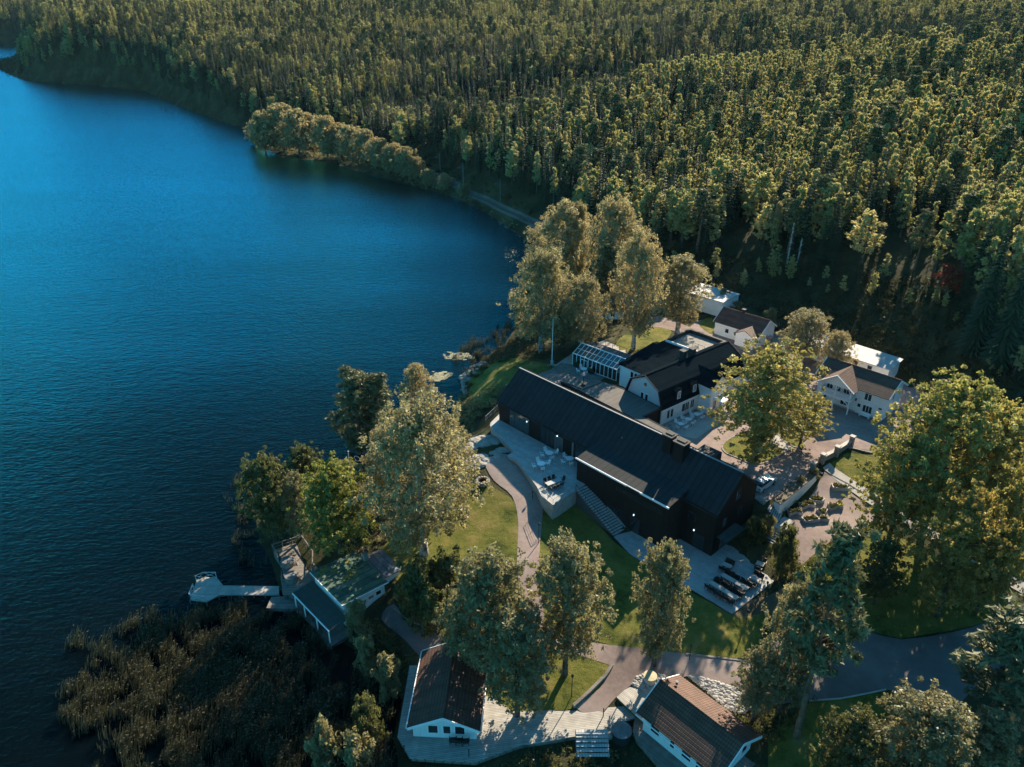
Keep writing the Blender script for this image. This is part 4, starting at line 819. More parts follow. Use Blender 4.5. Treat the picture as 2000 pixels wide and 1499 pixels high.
# stairs from upper to lower terrace
def stairs(name, label, tl, tr, bl, br_, z1, z0, n_, mat='stone_steps', rail=True, cheek=True):
    A, B = P(*tl, z1), P(*tr, z1); C, D = P(*bl, z0), P(*br_, z0)
    u = ((C + D) / 2 - (A + B) / 2); u.z = 0; run = u.length; ang = math.degrees(math.atan2(u.y, u.x)); w = ((A - B).length + (C - D).length) / 4
    m_ = (A + B) / 2; t = thing(name, label, 'stairs', (m_.x, m_.y, 0), ang); b = MB()
    for i in range(n_):
        z = z1 - (z1 - z0) * (i + 1) / (n_ + 1); x = run * i / n_
        b.box(x, x + run / n_ * .66, -w, w, z - .12, z - .001 * i)
    b.build('treads', mat, t)
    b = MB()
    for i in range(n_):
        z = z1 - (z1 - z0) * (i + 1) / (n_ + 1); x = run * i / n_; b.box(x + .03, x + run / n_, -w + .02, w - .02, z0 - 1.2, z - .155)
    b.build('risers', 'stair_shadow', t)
    if rail:
        for s in (-w - .05, w + .05):
            r = MB(); r.bar((0, s, z1 + .9), (run, s, z0 + .9), .035, seg=5)
            for i in range(5): x = run * i / 4; zz = z1 - (z1 - z0) * i / 4; r.bar((x, s, zz - .1), (x, s, zz + .9), .03, seg=5)
            r.build('handrail', 'dark_metal', t)
    if cheek:
        s = w + .12; MB().add([(0, s, z0 - 1), (run, s, z0 - 1), (run, s, z0 + .1), (0, s, z1 + .1), (0, s + .2, z0 - 1), (run, s + .2, z0 - 1), (run, s + .2, z0 + .1), (0, s + .2, z1 + .1)],
                              [(0, 1, 2, 3), (7, 6, 5, 4), (3, 2, 6, 7), (1, 5, 6, 2), (0, 3, 7, 4)]).build('side_wall', 'concrete', t)
    return t
stairs('long_outdoor_stairs', 'long stone stairs dropping along the side block of the hall', (1127, 957), (1147, 946), (1199, 1049), (1222, 1035), 7.5, 4.1, 20)
stairs('lower_garden_stairs', 'stone stairs from the garden landing down to the dining terrace', (1510, 1027), (1528, 1040), (1467, 1077), (1490, 1092), 6.0, 4.1, 12, rail=False, cheek=False)
stairs('upper_garden_stairs', 'short stone stairs from the yard corner down to the garden landing', (1495, 990), (1510, 981), (1516, 1019), (1534, 1009), 7.9, 6.05, 7, rail=False, cheek=False)
deck('stair_landing', 'square stone landing between the two garden stairs', [(1510, 1027), (1529, 1040), (1552, 1019), (1532, 1009), (1516, 1019)], 6.02, 'flagstone', depth=1.6, side='concrete', cat='landing')

# retaining wall, yard boundary, pillars
def wall_line(name, label, cat, a, c, w, z0, z1, mat, cap=None, group=None):
    d = c - a; d.z = 0; t = thing(name, label, cat, (a.x, a.y, 0), math.degrees(math.atan2(d.y, d.x)), group); L = d.length
    MB().box(0, L, -w / 2, w / 2, z0, z1).build('wall', mat, t)
    if cap: MB().box(-.05, L + .05, -w / 2 - .08, w / 2 + .08, z1 + .003, z1 + .13).build('coping', cap, t)
    return t
RW0, RW1 = P(1513, 981, 8.1), P(1586, 922, 8.1); RWO = Vector((.73, -.68, 0)) * .35
wall_line('retaining_wall', 'white rendered retaining wall with dark coping between yard and kitchen garden', 'wall', RW0 + RWO, RW1 + RWO, 1.1, 4.6, 8.15, 'plaster', 'earth_cap')
for a, c, lb in (((1600, 904), (1630, 888), 'nearer'), ((1636, 884), (1660, 869), 'farther')):
    wall_line('stone_parapet', lb + ' length of low stone parapet between the yard pillars', 'wall', P(*a, 8.0), P(*c, 8.0), .45, 7.0, 8.75, 'stone', 'cobble')
for px, py, lb in ((1586, 921, 'stone pillar at the top of the small yard steps'), (1605, 904, 'stone pillar on the right of the small yard steps'), (1633, 889, 'middle stone pillar of the yard parapet'), (1662, 869, 'stone pillar at the far end of the yard parapet')):
    p = P(px, py, 8.0); t = thing('stone_pillar', lb, 'pillar', p, BA + 90)
    MB().box(-.32, .32, -.32, .32, -1, 1.5).build('shaft', 'stone', t); MB().box(-.4, .4, -.4, .4, 1.503, 1.68).build('cap', 'cobble', t)
stairs('small_yard_steps', 'small stone steps between pillars leading from the yard to the footpath', (1583, 915), (1597, 904), (1594, 924), (1611, 912), 8.0, 7.2, 4, 'flagstone', rail=False, cheek=False)

# raised beds
def raised_bed(px, py, rz, kind, label, s=1.0):
    p = G(px, py); t = thing('raised_bed', label, 'planter', p, rz, 'raised beds in the kitchen garden')
    poly = {'tri': [(-1.5, -.8), (1.5, -.8), (0, 1.3)], 'hex': [(-1.7, -.3), (-1.0, -.9), (1.0, -.9), (1.7, -.2), (1.0, .8), (-1.0, .8)], 'rect': [(-1.6, -.7), (1.6, -.7), (1.6, .7), (-1.6, .7)]}[kind]
    poly = [(x * s, y * s) for x, y in poly]; inn = [(x * .84, y * .84) for x, y in poly]; b = MB(); k = len(poly)
    V = [(*q, -.3) for q in poly] + [(*q, .55) for q in poly] + [(*q, .55) for q in inn] + [(*q, .3) for q in inn]
    F = []
    for i in range(k): j = (i + 1) % k; F += [(i, j, k + j, k + i), (k + i, k + j, 2 * k + j, 2 * k + i), (2 * k + i, 2 * k + j, 3 * k + j, 3 * k + i)]
    b.add(V, F).build('frame', 'cobble', t); MB().add([(*q, .36) for q in inn], [tuple(range(k))]).build('soil', 'soil', t)
    A = np.array(inn); mn, mx = A.min(0), A.max(0); pts = []
    while len(pts) < 70:
        x, y = random.uniform(mn[0], mx[0]), random.uniform(mn[1], mx[1])
        if float(sdf(inn, np.array(x), np.array(y))) > .06: pts.append((x, y, random.uniform(.4, .75)))
    leafcloud(np.array(pts), 9, (.13, .13, .13), .12, 'plants', 'bed_leaf', t)
    return t

def leaf_arrays(centres, per, spread, size, rng, flat=0.0, aspect=1.0, tone_c=None, droop=0.0):
    """random little quads around the centres; returns verts, faces, tone"""
    C = np.repeat(np.asarray(centres, float), per, 0); n_ = len(C)
    d = rng.normal(size=(n_, 3)); d /= np.linalg.norm(d, axis=1)[:, None] + 1e-9
    rad = rng.random(n_)[:, None] ** 0.45; sp = np.asarray(spread, float)
    if sp.ndim == 2: sp = np.repeat(sp, per, 0)
    p = C + d * rad * sp
    a = rng.normal(size=(n_, 3)); a[:, 2] -= droop; a /= np.linalg.norm(a, axis=1)[:, None]
    nrm = d * .6 + rng.normal(size=(n_, 3)) * .7; nrm[:, 2] += flat
    bb = np.cross(nrm, a); bb /= np.linalg.norm(bb, axis=1)[:, None] + 1e-9; a2 = np.cross(bb, nrm); a2 /= np.linalg.norm(a2, axis=1)[:, None] + 1e-9
    s = (size * rng.uniform(.6, 1.35, n_))[:, None]
    u = a2 * s * aspect; v = bb * s * .55
    V = np.stack([p - u, p + v - u * .1, p + u, p - v - u * .1], 1).reshape(-1, 3)
    F = np.arange(n_ * 4).reshape(-1, 4)
    tc = rng.random(len(centres)) if tone_c is None else np.asarray(tone_c)
    t = np.clip(np.repeat(tc, per) * .55 + rng.random(n_) * .45, 0, 1)
    return V, F, np.repeat(t, 4)
def leafcloud(centres, per, spread, size, name, mat, par, **k):
    V, F, t = leaf_arrays(centres, per, spread, size, RNG, **k)
    o = bpy.data.objects.new(name, np_mesh(name, V, F, [mat], tone=t)); COL.objects.link(o)
    if par is not None: o.parent = par
    return o
raised_bed(1544, 1004, BA + 78, 'tri', 'triangular raised bed nearest the stair landing', .58); raised_bed(1559, 1003, BA + 258, 'tri', 'inverted triangular raised bed, second from the landing', .58); raised_bed(1567, 992, BA + 78, 'tri', 'triangular raised bed third from the landing', .58)
raised_bed(1579, 988, BA + 40, 'rect', 'bushy raised bed next to the six sided bed', .55); raised_bed(1594, 979, BA + 45, 'hex', 'six sided raised bed with grey green plants', .7)
raised_bed(1624, 993, BA + 78, 'tri', 'triangular raised bed on the far side of the garden', .6); raised_bed(1638, 990, BA + 258, 'tri', 'half hidden raised bed at the garden edge under the maple', .6)
raised_bed(1605, 1004, BA + 100, 'tri', 'raised bed with yellow plants in the middle of the lower row', .65); raised_bed(1582, 1018, BA + 60, 'rect', 'large raised bed with pale herbs in the lower row', .75); raised_bed(1606, 1016, BA + 45, 'tri', 'small raised bed behind the pale herbs', .55)
raised_bed(1640, 955, BA + 40, 'rect', 'dark leafy raised bed beside the footpath', .75)

# ------------------------------------------------------------------ furniture
def chair_proto(name, label, cat, mat, grp, armed=True):
    t = thing(name, label, cat, (0, 0, 0), 0, grp)
    MB().box(-.26, .26, -.26, .24, .42, .48).build('seat', mat, t)
    MB().slab([(-.26, .22, .50), (.26, .22, .50), (.26, .36, 1.02), (-.26, .36, 1.02)], .05).build('backrest', mat, t)
    for x in (-.23, .23):
        for y in (-.22, .2): MB().bar((x, y, .418), (x * 1.1, y * 1.15, 0), .025, seg=5).build('leg', mat, t)
    if armed:
        for x in (-.28, .28): MB().box(x - .03, x + .03, -.24, .26, .66, .7).build('armrest', mat, t)
    return t
def round_table_proto(name, label, mat, grp, r=.55):
    t = thing(name, label, 'table', (0, 0, 0), 0, grp)
    MB().lathe([(r, .71), (r + .02, .73), (r, .75)], seg=18).build('tabletop', mat, t)
    for k in range(3): MB().bar((0.1 * math.cos(k * 2.1), .1 * math.sin(k * 2.1), .705), (.38 * math.cos(k * 2.1), .38 * math.sin(k * 2.1), 0), .03, seg=5).build('leg', mat, t)
    return t
def long_table(loc, rz, L, label, W_=.8, mat='table_top'):
    t = thing('dining_table', label, 'table', loc, rz, 'long tables on the terraces')
    MB().box(-L / 2, L / 2, -W_ / 2, W_ / 2, .71, .76).build('tabletop', mat, t)
    for x in (-L / 2 + .2, L / 2 - .2):
        for y in (-W_ / 2 + .1, W_ / 2 - .1): MB().box(x - .04, x + .04, y - .04, y + .04, 0, .707).build('leg', 'dark_metal', t)
    return t
blk = chair_proto('terrace_chair', 'black chair at the dining tables of the lower terrace', 'chair', 'black_plastic', 'black chairs at the long dining tables')
wch = chair_proto('garden_chair', 'white garden chair at the round tables before the hotel', 'chair', 'white_metal', 'white chairs before the hotel')
used = {}
def put(proto, loc, rz, label=None, group=None):
    if proto.name not in used:
        used[proto.name] = 1; proto.location = loc; proto.rotation_euler = (0, 0, R(rz))
        if label: proto['label'] = label
        if group: proto['group'] = group
        return proto
    return dup(proto, loc, rz, None, label, group)
TZ = 4.05
def dining(c0, c1_, n_, sides, tables, w=.8, lab=''):
    A, B = P(*c0, TZ + .75), P(*c1_, TZ + .75); A.z = B.z = TZ; d = B - A; L = d.length; ang = math.degrees(math.atan2(d.y, d.x)); nrm = Vector((-d.y, d.x, 0)).normalized()
    for k in range(tables):
        m_ = A.lerp(B, (k + .5) / tables); long_table(m_, ang, L / tables - .06, lab if tables == 1 else lab + (', the end nearer the hall' if k == 0 else ', the end nearer the lawn'), w)
    for i in range(n_):
        for s in sides:
            p = A.lerp(B, (i + .5) / n_) + nrm * s * (w / 2 + .35) + Vector((random.uniform(-.08, .08), random.uniform(-.08, .08), 0)); put(blk, p, ang + (0 if s > 0 else 180) + random.uniform(-8, 8), ('black chair on the hall side of the ' if s > 0 else 'black chair on the lawn side of the ') + lab.replace('pale ', '').replace('bright ', ''), 'black chairs at the ' + lab)
dining((1386, 1136), (1441, 1170), 9, (-1, 1), 2, lab='pale long table nearest the lawn')
dining((1409, 1121), (1461, 1151), 9, (-1, 1), 2, lab='pale long table in the second row')
dining((1411, 1100), (1429, 1108), 3, (-1, 1), 1, lab='short table alone near the hall door'); dining((1477, 1098), (1493, 1104), 2, (-1, 1), 1, .9, lab='short bright table nearest the garden stairs'); dining((1466, 1125), (1485, 1135), 3, (-1, 1), 1, .9, lab='short bright table at the terrace edge')
A = P(1081, 949, 7.5); long_table(A, 33, 2.6, 'long table alone on the upper terrace corner', .9, 'grey_table')
for i, (x, y, r_) in enumerate([(-.8, .85, 0), (0, .85, 0), (.8, .85, 0), (-.8, -.85, 180), (0, -.85, 180), (.8, -.85, 180), (1.65, 0, -90)]):
    c, s = math.cos(R(33)), math.sin(R(33)); dup(blk, A + Vector((x * c - y * s, x * s + y * c, 0)), 33 + r_, None, 'black chair at the long table on the upper terrace', 'black chairs on the upper terrace')
rt = round_table_proto('round_table', 'white round table nearest the hotel steps', 'white_metal', 'white round tables before the hotel')
for (px, py), lb in (((1360, 816), 'white round garden table nearest the hotel porch'), ((1343, 826), 'middle white round garden table before the hotel'), ((1329, 835), 'white round garden table nearest the black hall')):
    c = P(px, py, 8.06); put(rt, c, random.uniform(0, 90), lb)
    for k in range(4):
        a = k * 90 + 38 + random.uniform(-10, 10); put(wch, c + Vector((math.cos(R(a)), math.sin(R(a)), 0)) * 1.05, a - 90, 'white garden chair at the ' + lb.replace('white round ', ''), 'white chairs at the ' + lb)
for (px, py), lb, z in (((1073, 892), 'round table on the shaded upper terrace, farthest from the stairs', 7.5), ((1112, 903), 'round table close to the hall wall on the upper terrace', 7.5), ((1057, 913), 'round table at the outer edge of the upper terrace', 7.5), ((1140, 727), 'round table on the rear plank terrace', 7.8)):
    c = P(px, py, z); dup(rt, c, 20, (1.15, 1.15, 1), lb, 'round tables on the shaded terraces')
    for k in range(4):
        a = k * 90 + 20 + random.uniform(-15, 15); dup(wch, c + Vector((math.cos(R(a)), math.sin(R(a)), 0)) * 1.15, a - 90, None, 'white garden chair on the shaded upper terrace' if z < 7.7 else 'white garden chair on the rear plank terrace', 'white chairs on the upper terrace' if z < 7.7 else 'white chairs on the rear terrace')
ph = thing('patio_heater', 'dark patio heater standing on the rear terrace', 'heater', P(1139, 754, 7.8), 0)
MB().lathe([(.45, 0), (.45, .1), (.2, .3), (.06, .4), (.06, 2.4)], seg=12).build('stand', 'dark_metal', ph); MB().lathe([(.7, 2.4), (.1, 2.62)], seg=16).build('shade', 'grey_metal', ph)
for i, (px, py) in enumerate(((1128, 717), (1152, 728))):
    t = thing('planter_box', ('left' if i == 0 else 'right') + ' dark planter below the conservatory front', 'planter', P(px, py, 7.8), BA); MB().box(-.9, .9, -.35, .35, 0, .5).build('box', 'dark_metal', t)
    leafcloud(RNG.uniform([-.8, -.25, .5], [.8, .25, .7], (30, 3)), 12, (.2, .15, .15), .14, 'plants', 'leaf_dark', t)

# fire ring
fr = thing('fire_ring', 'round pale stone fire ring on the lawn beside the gravel path', 'fire ring', G(943, 945), 0)
MB().lathe([(.95, -.2), (1.0, .1), (.92, .6), (.62, .62), (.6, .1)], seg=18).build('inner_wall', 'soil', fr)
b = MB()
for lv in range(3):
    for k in range(14):
        a = (k + lv * .5) / 14 * 6.283; x, y = .93 * math.cos(a), .93 * math.sin(a); s = random.uniform(.17, .22); b.lathe([(s * .7, .05 + lv * .22), (s, .14 + lv * .22), (s * .9, .24 + lv * .22), (s * .4, .29 + lv * .22)], x, y, 6)
b.build('stones', 'cobble', fr)

# lamps and posts
def lamp_post(px, py, label, h=3.2, grp='slim dark path lamps'):
    t = thing('path_lamp', label, 'lamp', G(px, py), 0, grp)
    MB().bar((0, 0, -.2), (0, 0, h), .05, seg=8).build('pole', 'dark_metal', t); MB().lathe([(.09, h), (.15, h + .08), (.15, h + .3), (.05, h + .38)], seg=10).build('lamp_head', 'dark_metal', t)
for a in ((1052, 1062, 'path lamp on the right edge of the curving gravel path'), (1116, 1362, 'path lamp on the small lawn behind the cottage deck'), (1456, 1222, 'path lamp on the lawn below the dining terrace', 2.2), (1494, 1166, 'path lamp at the outer corner of the dining terrace', 2.2), (1346, 1290, 'path lamp beside the wooden road kerb', 2.2), (1040, 975, 'path lamp in the shade by the upper terrace corner', 1.2)): lamp_post(*a)
def flagpole(px, py, z, h, label, flag=False):
    t = thing('flagpole', label, 'flagpole', P(px, py, z), 0, None)
    MB().bar((0, 0, -.2), (0, 0, h), .09, w2=.05, seg=8).build('pole', 'white_paint', t); MB().lathe([(.04, h), (.11, h + .08), (.04, h + .18)], seg=8).build('finial', 'white_metal', t); MB().box(-.3, .3, -.3, .3, -.3, .25).build('base', 'concrete', t)
    return t
flagpole(1078, 708, 7.0, 9.2, 'bare white flagpole on the shore lawn behind the hall')
fp = flagpole(691, 978, 3.8, 8.8, 'white flagpole among the trees carrying a black flag')
b = MB(); nx_ = 10
for i in range(nx_ + 1):
    for j in range(5): x = .1 + 2.3 * i / nx_; b.v.append((x, .22 * math.sin(x * 3.2) - .02 * j, 8.6 - j * .36 - .1 * x + .05 * math.sin(x * 4)))
for i in range(nx_):
    for j in range(4): a = i * 5 + j; b.f.append((a, a + 5, a + 6, a + 1)); b.m.append(0)
fl = b.build('flag', 'flag_cloth', fp, True)
b = MB()
for i in range(20):
    a0, a1 = i / 20 * 6.283, (i + 1) / 20 * 6.283; x0, x1 = 1.25 + .42 * math.cos(a0), 1.25 + .42 * math.cos(a1)
    f = lambda x, s: (x, .22 * math.sin(x * 3.2) - .06, 8.6 - .72 - .1 * x + s)
    b.bar(f(x0, .42 * math.sin(a0)), f(x1, .42 * math.sin(a1)), .045, seg=4)
b.build('ring_emblem', 'white_paint', fl)

# ------------------------------------------------------------------ car
def car(loc, rz, label, paint='car_paint', name='parked_car'):
    t = thing(name, label, 'car', loc, rz)
    prof = [(-2.25, .35), (-2.3, .75), (-2.2, .98), (-1.75, 1.05), (-1.0, 1.06), (1.1, 1.05), (1.9, .92), (2.2, .72), (2.25, .35)]
    def loft(pr, w0, w1, zt_):
        b = MB(); k = len(pr); V = []
        for s, wf in ((-1, 0), (1, 0)):
            for x, z in pr: w = w0 + (w1 - w0) * max(0, (z - .35) / (zt_ - .35)); w *= 1 - .08 * (abs(x) / 2.3) ** 4; V.append((x, s * w, z))
        F = [tuple(range(k))[::-1], tuple(range(k, 2 * k))] + [(i, i + 1, k + i + 1, k + i) for i in range(k - 1)] + [(k - 1, 0, k, 2 * k - 1)]
        return b.add(V, F)
    loft(prof, .92, .86, 1.06).build('body', paint, t)
    cab = [(-1.95, 1.0), (-1.75, 1.3), (-1.45, 1.46), (-.6, 1.52), (.2, 1.47), (.95, 1.02)]
    k = len(cab); V = [(x, s * (.80 - (z - 1) * .32), z) for s in (-1, 1) for x, z in cab]
    MB().add(V, [tuple(range(k))[::-1], tuple(range(k, 2 * k))] + [(i, i + 1, k + i + 1, k + i) for i in range(k - 1)]).build('cabin_glass', 'glass', t)
    MB().slab([(-1.5, -.66, 1.5), (.2, -.66, 1.5), (.2, .66, 1.5), (-1.5, .66, 1.5)], .05).slab([(-1.48, -.64, 1.53), (-.6, -.62, 1.56), (-.6, .62, 1.56), (-1.48, .64, 1.53)], .03).build('roof_panel', paint, t)
    for x in (-1.4, 1.4):
        for y in (-.84, .84):
            w = MB().bar((x, y - .11, .33), (x, y + .11, .33), .33, seg=16).build('wheel', 'rubber', t); MB().bar((x, y - .125, .33), (x, y + .125, .33), .2, seg=12).build('rim', 'grey_metal', w)
    for y in (-.65, .65):
        MB().box(2.12, 2.235, y - .18, y + .18, .68, .82).build('headlight', 'white_metal', t); MB().box(-2.32, -2.2, y - .15, y + .15, .72, .9).build('tail_light', 'red_paint', t)
    MB().box(-2.33, -2.26, -.26, .26, .5, .62).build('number_plate', 'white_metal', t)
    for s in (-1, 1): MB().box(.55, .75, s * .95 - .1, s * .95 + .1, 1.0, 1.14).build('mirror', paint, t)
    return t
car(P(1491, 950, 8.05), 43, 'white car parked beside the right gable of the black hall')
car(P(1812, 838, 8.05), 5, 'red car half hidden behind the maples at the far right of the yard', 'red_paint', 'parked_car')

# ------------------------------------------------------------------ people
def person(loc, rz, label, top, bottom, stride=.25):
    t = thing('person', label, 'person', loc, rz)
    J = {'pel': (0, 0, .95), 'chest': (0.02, 0, 1.32), 'neck': (.03, 0, 1.5), 'head': (.05, 0, 1.64), 'htop': (.05, 0, 1.76), 'hl': (0, .1, .9), 'kl': (stride * .5, .11, .5), 'al': (stride * .5 - .04, .11, .08), 'fl': (stride * .5 + .14, .11, .04),
         'hr': (0, -.1, .9), 'kr': (-stride * .1, -.11, .5), 'ar': (-stride, -.11, .1), 'fr': (-stride + .16, -.11, .04), 'sl': (.01, .19, 1.42), 'el': (-.06, .25, 1.14), 'wl': (.05, .24, .9), 'ml': (.1, .235, .8), 'sr': (.01, -.19, 1.42), 'er': (.04, -.25, 1.14), 'wr': (.16, -.24, .94), 'mr': (.22, -.235, .86)}
    Rr = {'pel': .15, 'chest': .155, 'neck': .06, 'head': .105, 'htop': .06, 'hl': .09, 'kl': .062, 'al': .042, 'fl': .035, 'hr': .09, 'kr': .062, 'ar': .042, 'fr': .035, 'sl': .06, 'el': .045, 'wl': .032, 'ml': .03, 'sr': .06, 'er': .045, 'wr': .032, 'mr': .03}
    E_ = [('pel', 'chest'), ('chest', 'neck'), ('neck', 'head'), ('head', 'htop'), ('pel', 'hl'), ('hl', 'kl'), ('kl', 'al'), ('al', 'fl'), ('pel', 'hr'), ('hr', 'kr'), ('kr', 'ar'), ('ar', 'fr'), ('chest', 'sl'), ('sl', 'el'), ('el', 'wl'), ('wl', 'ml'), ('chest', 'sr'), ('sr', 'er'), ('er', 'wr'), ('wr', 'mr')]
    def skin(name, keys, grow, mat, par=t):
        ks = [k for k in J if k in keys]; ix = {k: i for i, k in enumerate(ks)}; es = [(ix[a], ix[c]) for a, c in E_ if a in ix and c in ix]
        me = bpy.data.meshes.new(name); me.from_pydata([J[k] for k in ks], es, []); me.materials.append(MATS[mat]); o = bpy.data.objects.new(name, me); COL.objects.link(o); o.parent = par
        md = o.modifiers.new('Skin', 'SKIN'); md.use_smooth_shade = True; me.skin_vertices
        for i, k in enumerate(ks): me.skin_vertices[0].data[i].radius = (Rr[k] + grow, Rr[k] * (1.0 if k not in ('pel', 'chest') else 1.15) + grow); me.skin_vertices[0].data[i].use_root = (i == 0)
        o.modifiers.new('Sub', 'SUBSURF').levels = 1; return o
    def mk(name, keys, grow, mat):
        bm_ = skin(name, keys, grow, mat); return bm_
    mk('body', set(J), 0, 'skin'); mk('jacket', {'pel', 'chest', 'sl', 'el', 'wl', 'sr', 'er', 'wr'}, .018, top); mk('trousers', {'pel', 'hl', 'kl', 'al', 'hr', 'kr', 'ar'}, .02, bottom)
    MB().lathe([(.1, 1.62), (.118, 1.68), (.1, 1.76), (.04, 1.8)], .03, 0, 10).build('hair', 'hair', t, True)
    return t
person(P(1563, 886, 8.05), -100, 'person in dark clothes walking across the gravel yard', 'dark_cloth', 'dark_cloth')
person(G(1772, 1013), -20, 'person in an orange top on the footpath under the maples', 'red_cloth', 'blue_cloth')

# ------------------------------------------------------------------ cottage decks, hot tub, stones
dk, _ = deck('cottage_deck', 'weathered pale plank deck linking the two cottages at the bottom of the picture', [(776, 1440), (800, 1481), (926, 1489), (1012, 1457), (1122, 1439), (1190, 1440), (1206, 1436), (1216, 1410), (1250, 1400), (1243, 1360), (1232, 1345), (1203, 1361), (1180, 1392), (1122, 1381), (1062, 1388), (1000, 1390), (880, 1300), (800, 1300)], 1.5, 'deck_wood', rz=8, depth=.6, side='old_wood')
d2, _ = deck('cottage_side_deck', 'plank walkway along the shaded side of the tiled roof cottage', [(1240, 1400), (1236, 1430), (1243, 1446), (1290, 1500), (1330, 1530), (1440, 1530), (1500, 1466), (1462, 1442), (1400, 1400), (1300, 1380)], 1.56, 'old_wood', rz=BA, depth=.6)
d3, _ = deck('raised_deck', 'small raised plank platform with green side by the stone bed', [(1204, 1362), (1258, 1412), (1300, 1390), (1277, 1343), (1238, 1332)], 1.95, 'deck_wood', rz=BA, depth=.5, side='green_board')
st_ = thing('deck_steps', 'wide grey ribbed steps descending from the deck edge', 'steps', P(1123, 1442, 1.5), 0)
b = MB()
for i in range(6): b.box(0, 3.45, -.42 * (i + 1), -.42 * i - .03, 1.35 - i * .2, 1.42 - i * .2)
b.build('treads', 'corrugated', st_)
for x in (0, 3.4): MB().bar((x, 0, 1.3), (x, -2.5, .1), .06, seg=4).build('stringer', 'grey_metal', st_)
ht = thing('hot_tub', 'round hot tub with a dark lid sunk beside the deck steps', 'hot tub', P(1213, 1437, 1.15), 0)
MB().lathe([(1.0, -.9), (1.05, -.1), (1.08, .85)], seg=28).build('tub', 'dark_metal', ht); MB().lathe([(1.12, .853), (1.14, .9), (1.1, .98), (.2, 1.04)], seg=28).build('lid', 'tub_lid', ht)
MB().bar((-1.3, .7, -.5), (-1.3, .7, 2.2), .07).build('flue', 'grey_metal', ht)
lc = dup(blk, P(885, 1452, 1.5), 180, (1.3, 1.3, 1.1), 'dark deck chair below the cottage windows, left of three', 'dark chairs before the shore cottage'); dup(blk, P(897, 1453, 1.5), 178, (1.3, 1.3, 1.1), 'dark deck chair below the cottage windows, middle of three', 'dark chairs before the shore cottage'); dup(blk, P(910, 1454, 1.5), 184, (1.3, 1.3, 1.1), 'dark deck chair below the cottage windows, right of three', 'dark chairs before the shore cottage')
for (px, py), lb, h in (((1181, 1440), 'dark post at the deck edge near the hot tub', 1.1), ((1206, 1380), 'dark post at the green sided platform', 1.0), ((790, 1470), 'dark post at the left deck corner', 1.0), ((916, 1478), 'dark post at the front deck edge', 1.0), ((1178, 1400), 'dark post where deck and gravel road meet', 1.2)):
    t = thing('deck_post', lb, 'post', P(px, py, 1.5), 0); MB().bar((0, 0, 0), (0, 0, h), .055).build('shaft', 'dark_metal', t); MB().lathe([(.08, h), (.1, h + .05), (.03, h + .12)], seg=8).build('cap', 'dark_metal', t)
wc = thing('well_cover', 'round tan well cover standing in the cobble bed', 'well', G(1269, 1330), 0); MB().lathe([(.72, -.2), (.72, .75)], seg=20).build('shaft', 'concrete', wc); MB().lathe([(.8, .753), (.8, .85), (.1, .9)], seg=20).build('lid', 'lid_yellow', wc)
def pebbles(name, pts, count, s0, s1, label, mat='cobble'):
    poly = [G(a, b_)[:2] for a, b_ in pts]; A = np.array(poly); mn, mx = A.min(0), A.max(0); b = MB(); k = 0
    Xr = RNG.uniform(mn[0], mx[0], count * 6); Yr = RNG.uniform(mn[1], mx[1], count * 6); ok = sdf(poly, Xr, Yr) > 0
    for x, y in list(zip(Xr[ok], Yr[ok]))[:count]:
        s = random.uniform(s0, s1); z = float(Z(x, y)) + random.uniform(-.02, .08); a0 = random.uniform(0, 3); q = random.uniform(.6, 1); V = []
        for (r_, h) in ((.75, -.3), (1, .1), (.8, .5), (.3, .7)):
            for i in range(6): a = a0 + i * 1.047; V.append((x + s * r_ * math.cos(a), y + s * q * r_ * math.sin(a), z + s * h * .8))
        F = [(j * 6 + i, j * 6 + (i + 1) % 6, j * 6 + 6 + (i + 1) % 6, j * 6 + 6 + i) for j in range(3) for i in range(6)] + [(18, 19, 20, 21, 22, 23)]; b.add(V, F)
    o = b.build(name, mat, None, True); return tag(o, label, 'stones', None, 'stuff')
pebbles('cobble_bed', [(1235, 1338), (1245, 1322), (1268, 1315), (1298, 1320), (1302, 1330), (1280, 1350), (1262, 1352)], 420, .12, .26, 'bed of grey cobbles round the well cover')
pebbles('cobble_bed', [(1345, 1322), (1375, 1325), (1420, 1340), (1455, 1350), (1470, 1385), (1450, 1395), (1420, 1385), (1380, 1350)], 650, .13, .3, 'bed of pale cobbles beyond the tiled roof cottage')
def rocks(pts, count, s0, s1, label, k0):
    poly = [G(a, b_)[:2] for a, b_ in pts]; A = np.array(poly); mn, mx = A.min(0), A.max(0); b = MB(); Xr = RNG.uniform(mn[0], mx[0], count * 6); Yr = RNG.uniform(mn[1], mx[1], count * 6); ok = sdf(poly, Xr, Yr) > .1
    for x, y in list(zip(Xr[ok], Yr[ok]))[:count]:
        s = random.uniform(s0, s1); z = float(Z(x, y)); a0 = random.uniform(0, 3); n_ = 7; V = []
        for (r_, h) in ((1.1, -.25), (1, .08), (.75, .26), (.35, .32)):
            for i in range(n_): a = a0 + i * 6.283 / n_; q = r_ * random.uniform(.75, 1.15) * s; V.append((x + q * math.cos(a), y + q * .8 * math.sin(a), z + h * s * random.uniform(.8, 1.2)))
        b.add(V, [(j * n_ + i, j * n_ + (i + 1) % n_, (j + 1) * n_ + (i + 1) % n_, (j + 1) * n_ + i) for j in range(3) for i in range(n_)] + [tuple(range(3 * n_, 4 * n_))])
    return tag(b.build('rock_outcrop', 'rock'), label, 'rocks', None, 'stuff')
rocks([(903, 884), (925, 858), (955, 850), (978, 860), (962, 870), (930, 878), (910, 893)], 34, .6, 1.3, 'bare cracked rock beside the upper terrace corner', 0)
rocks([(955, 884), (978, 875), (1000, 880), (985, 890), (965, 898)], 22, .4, .9, 'pale rocks beside the head of the shaded path', 0)
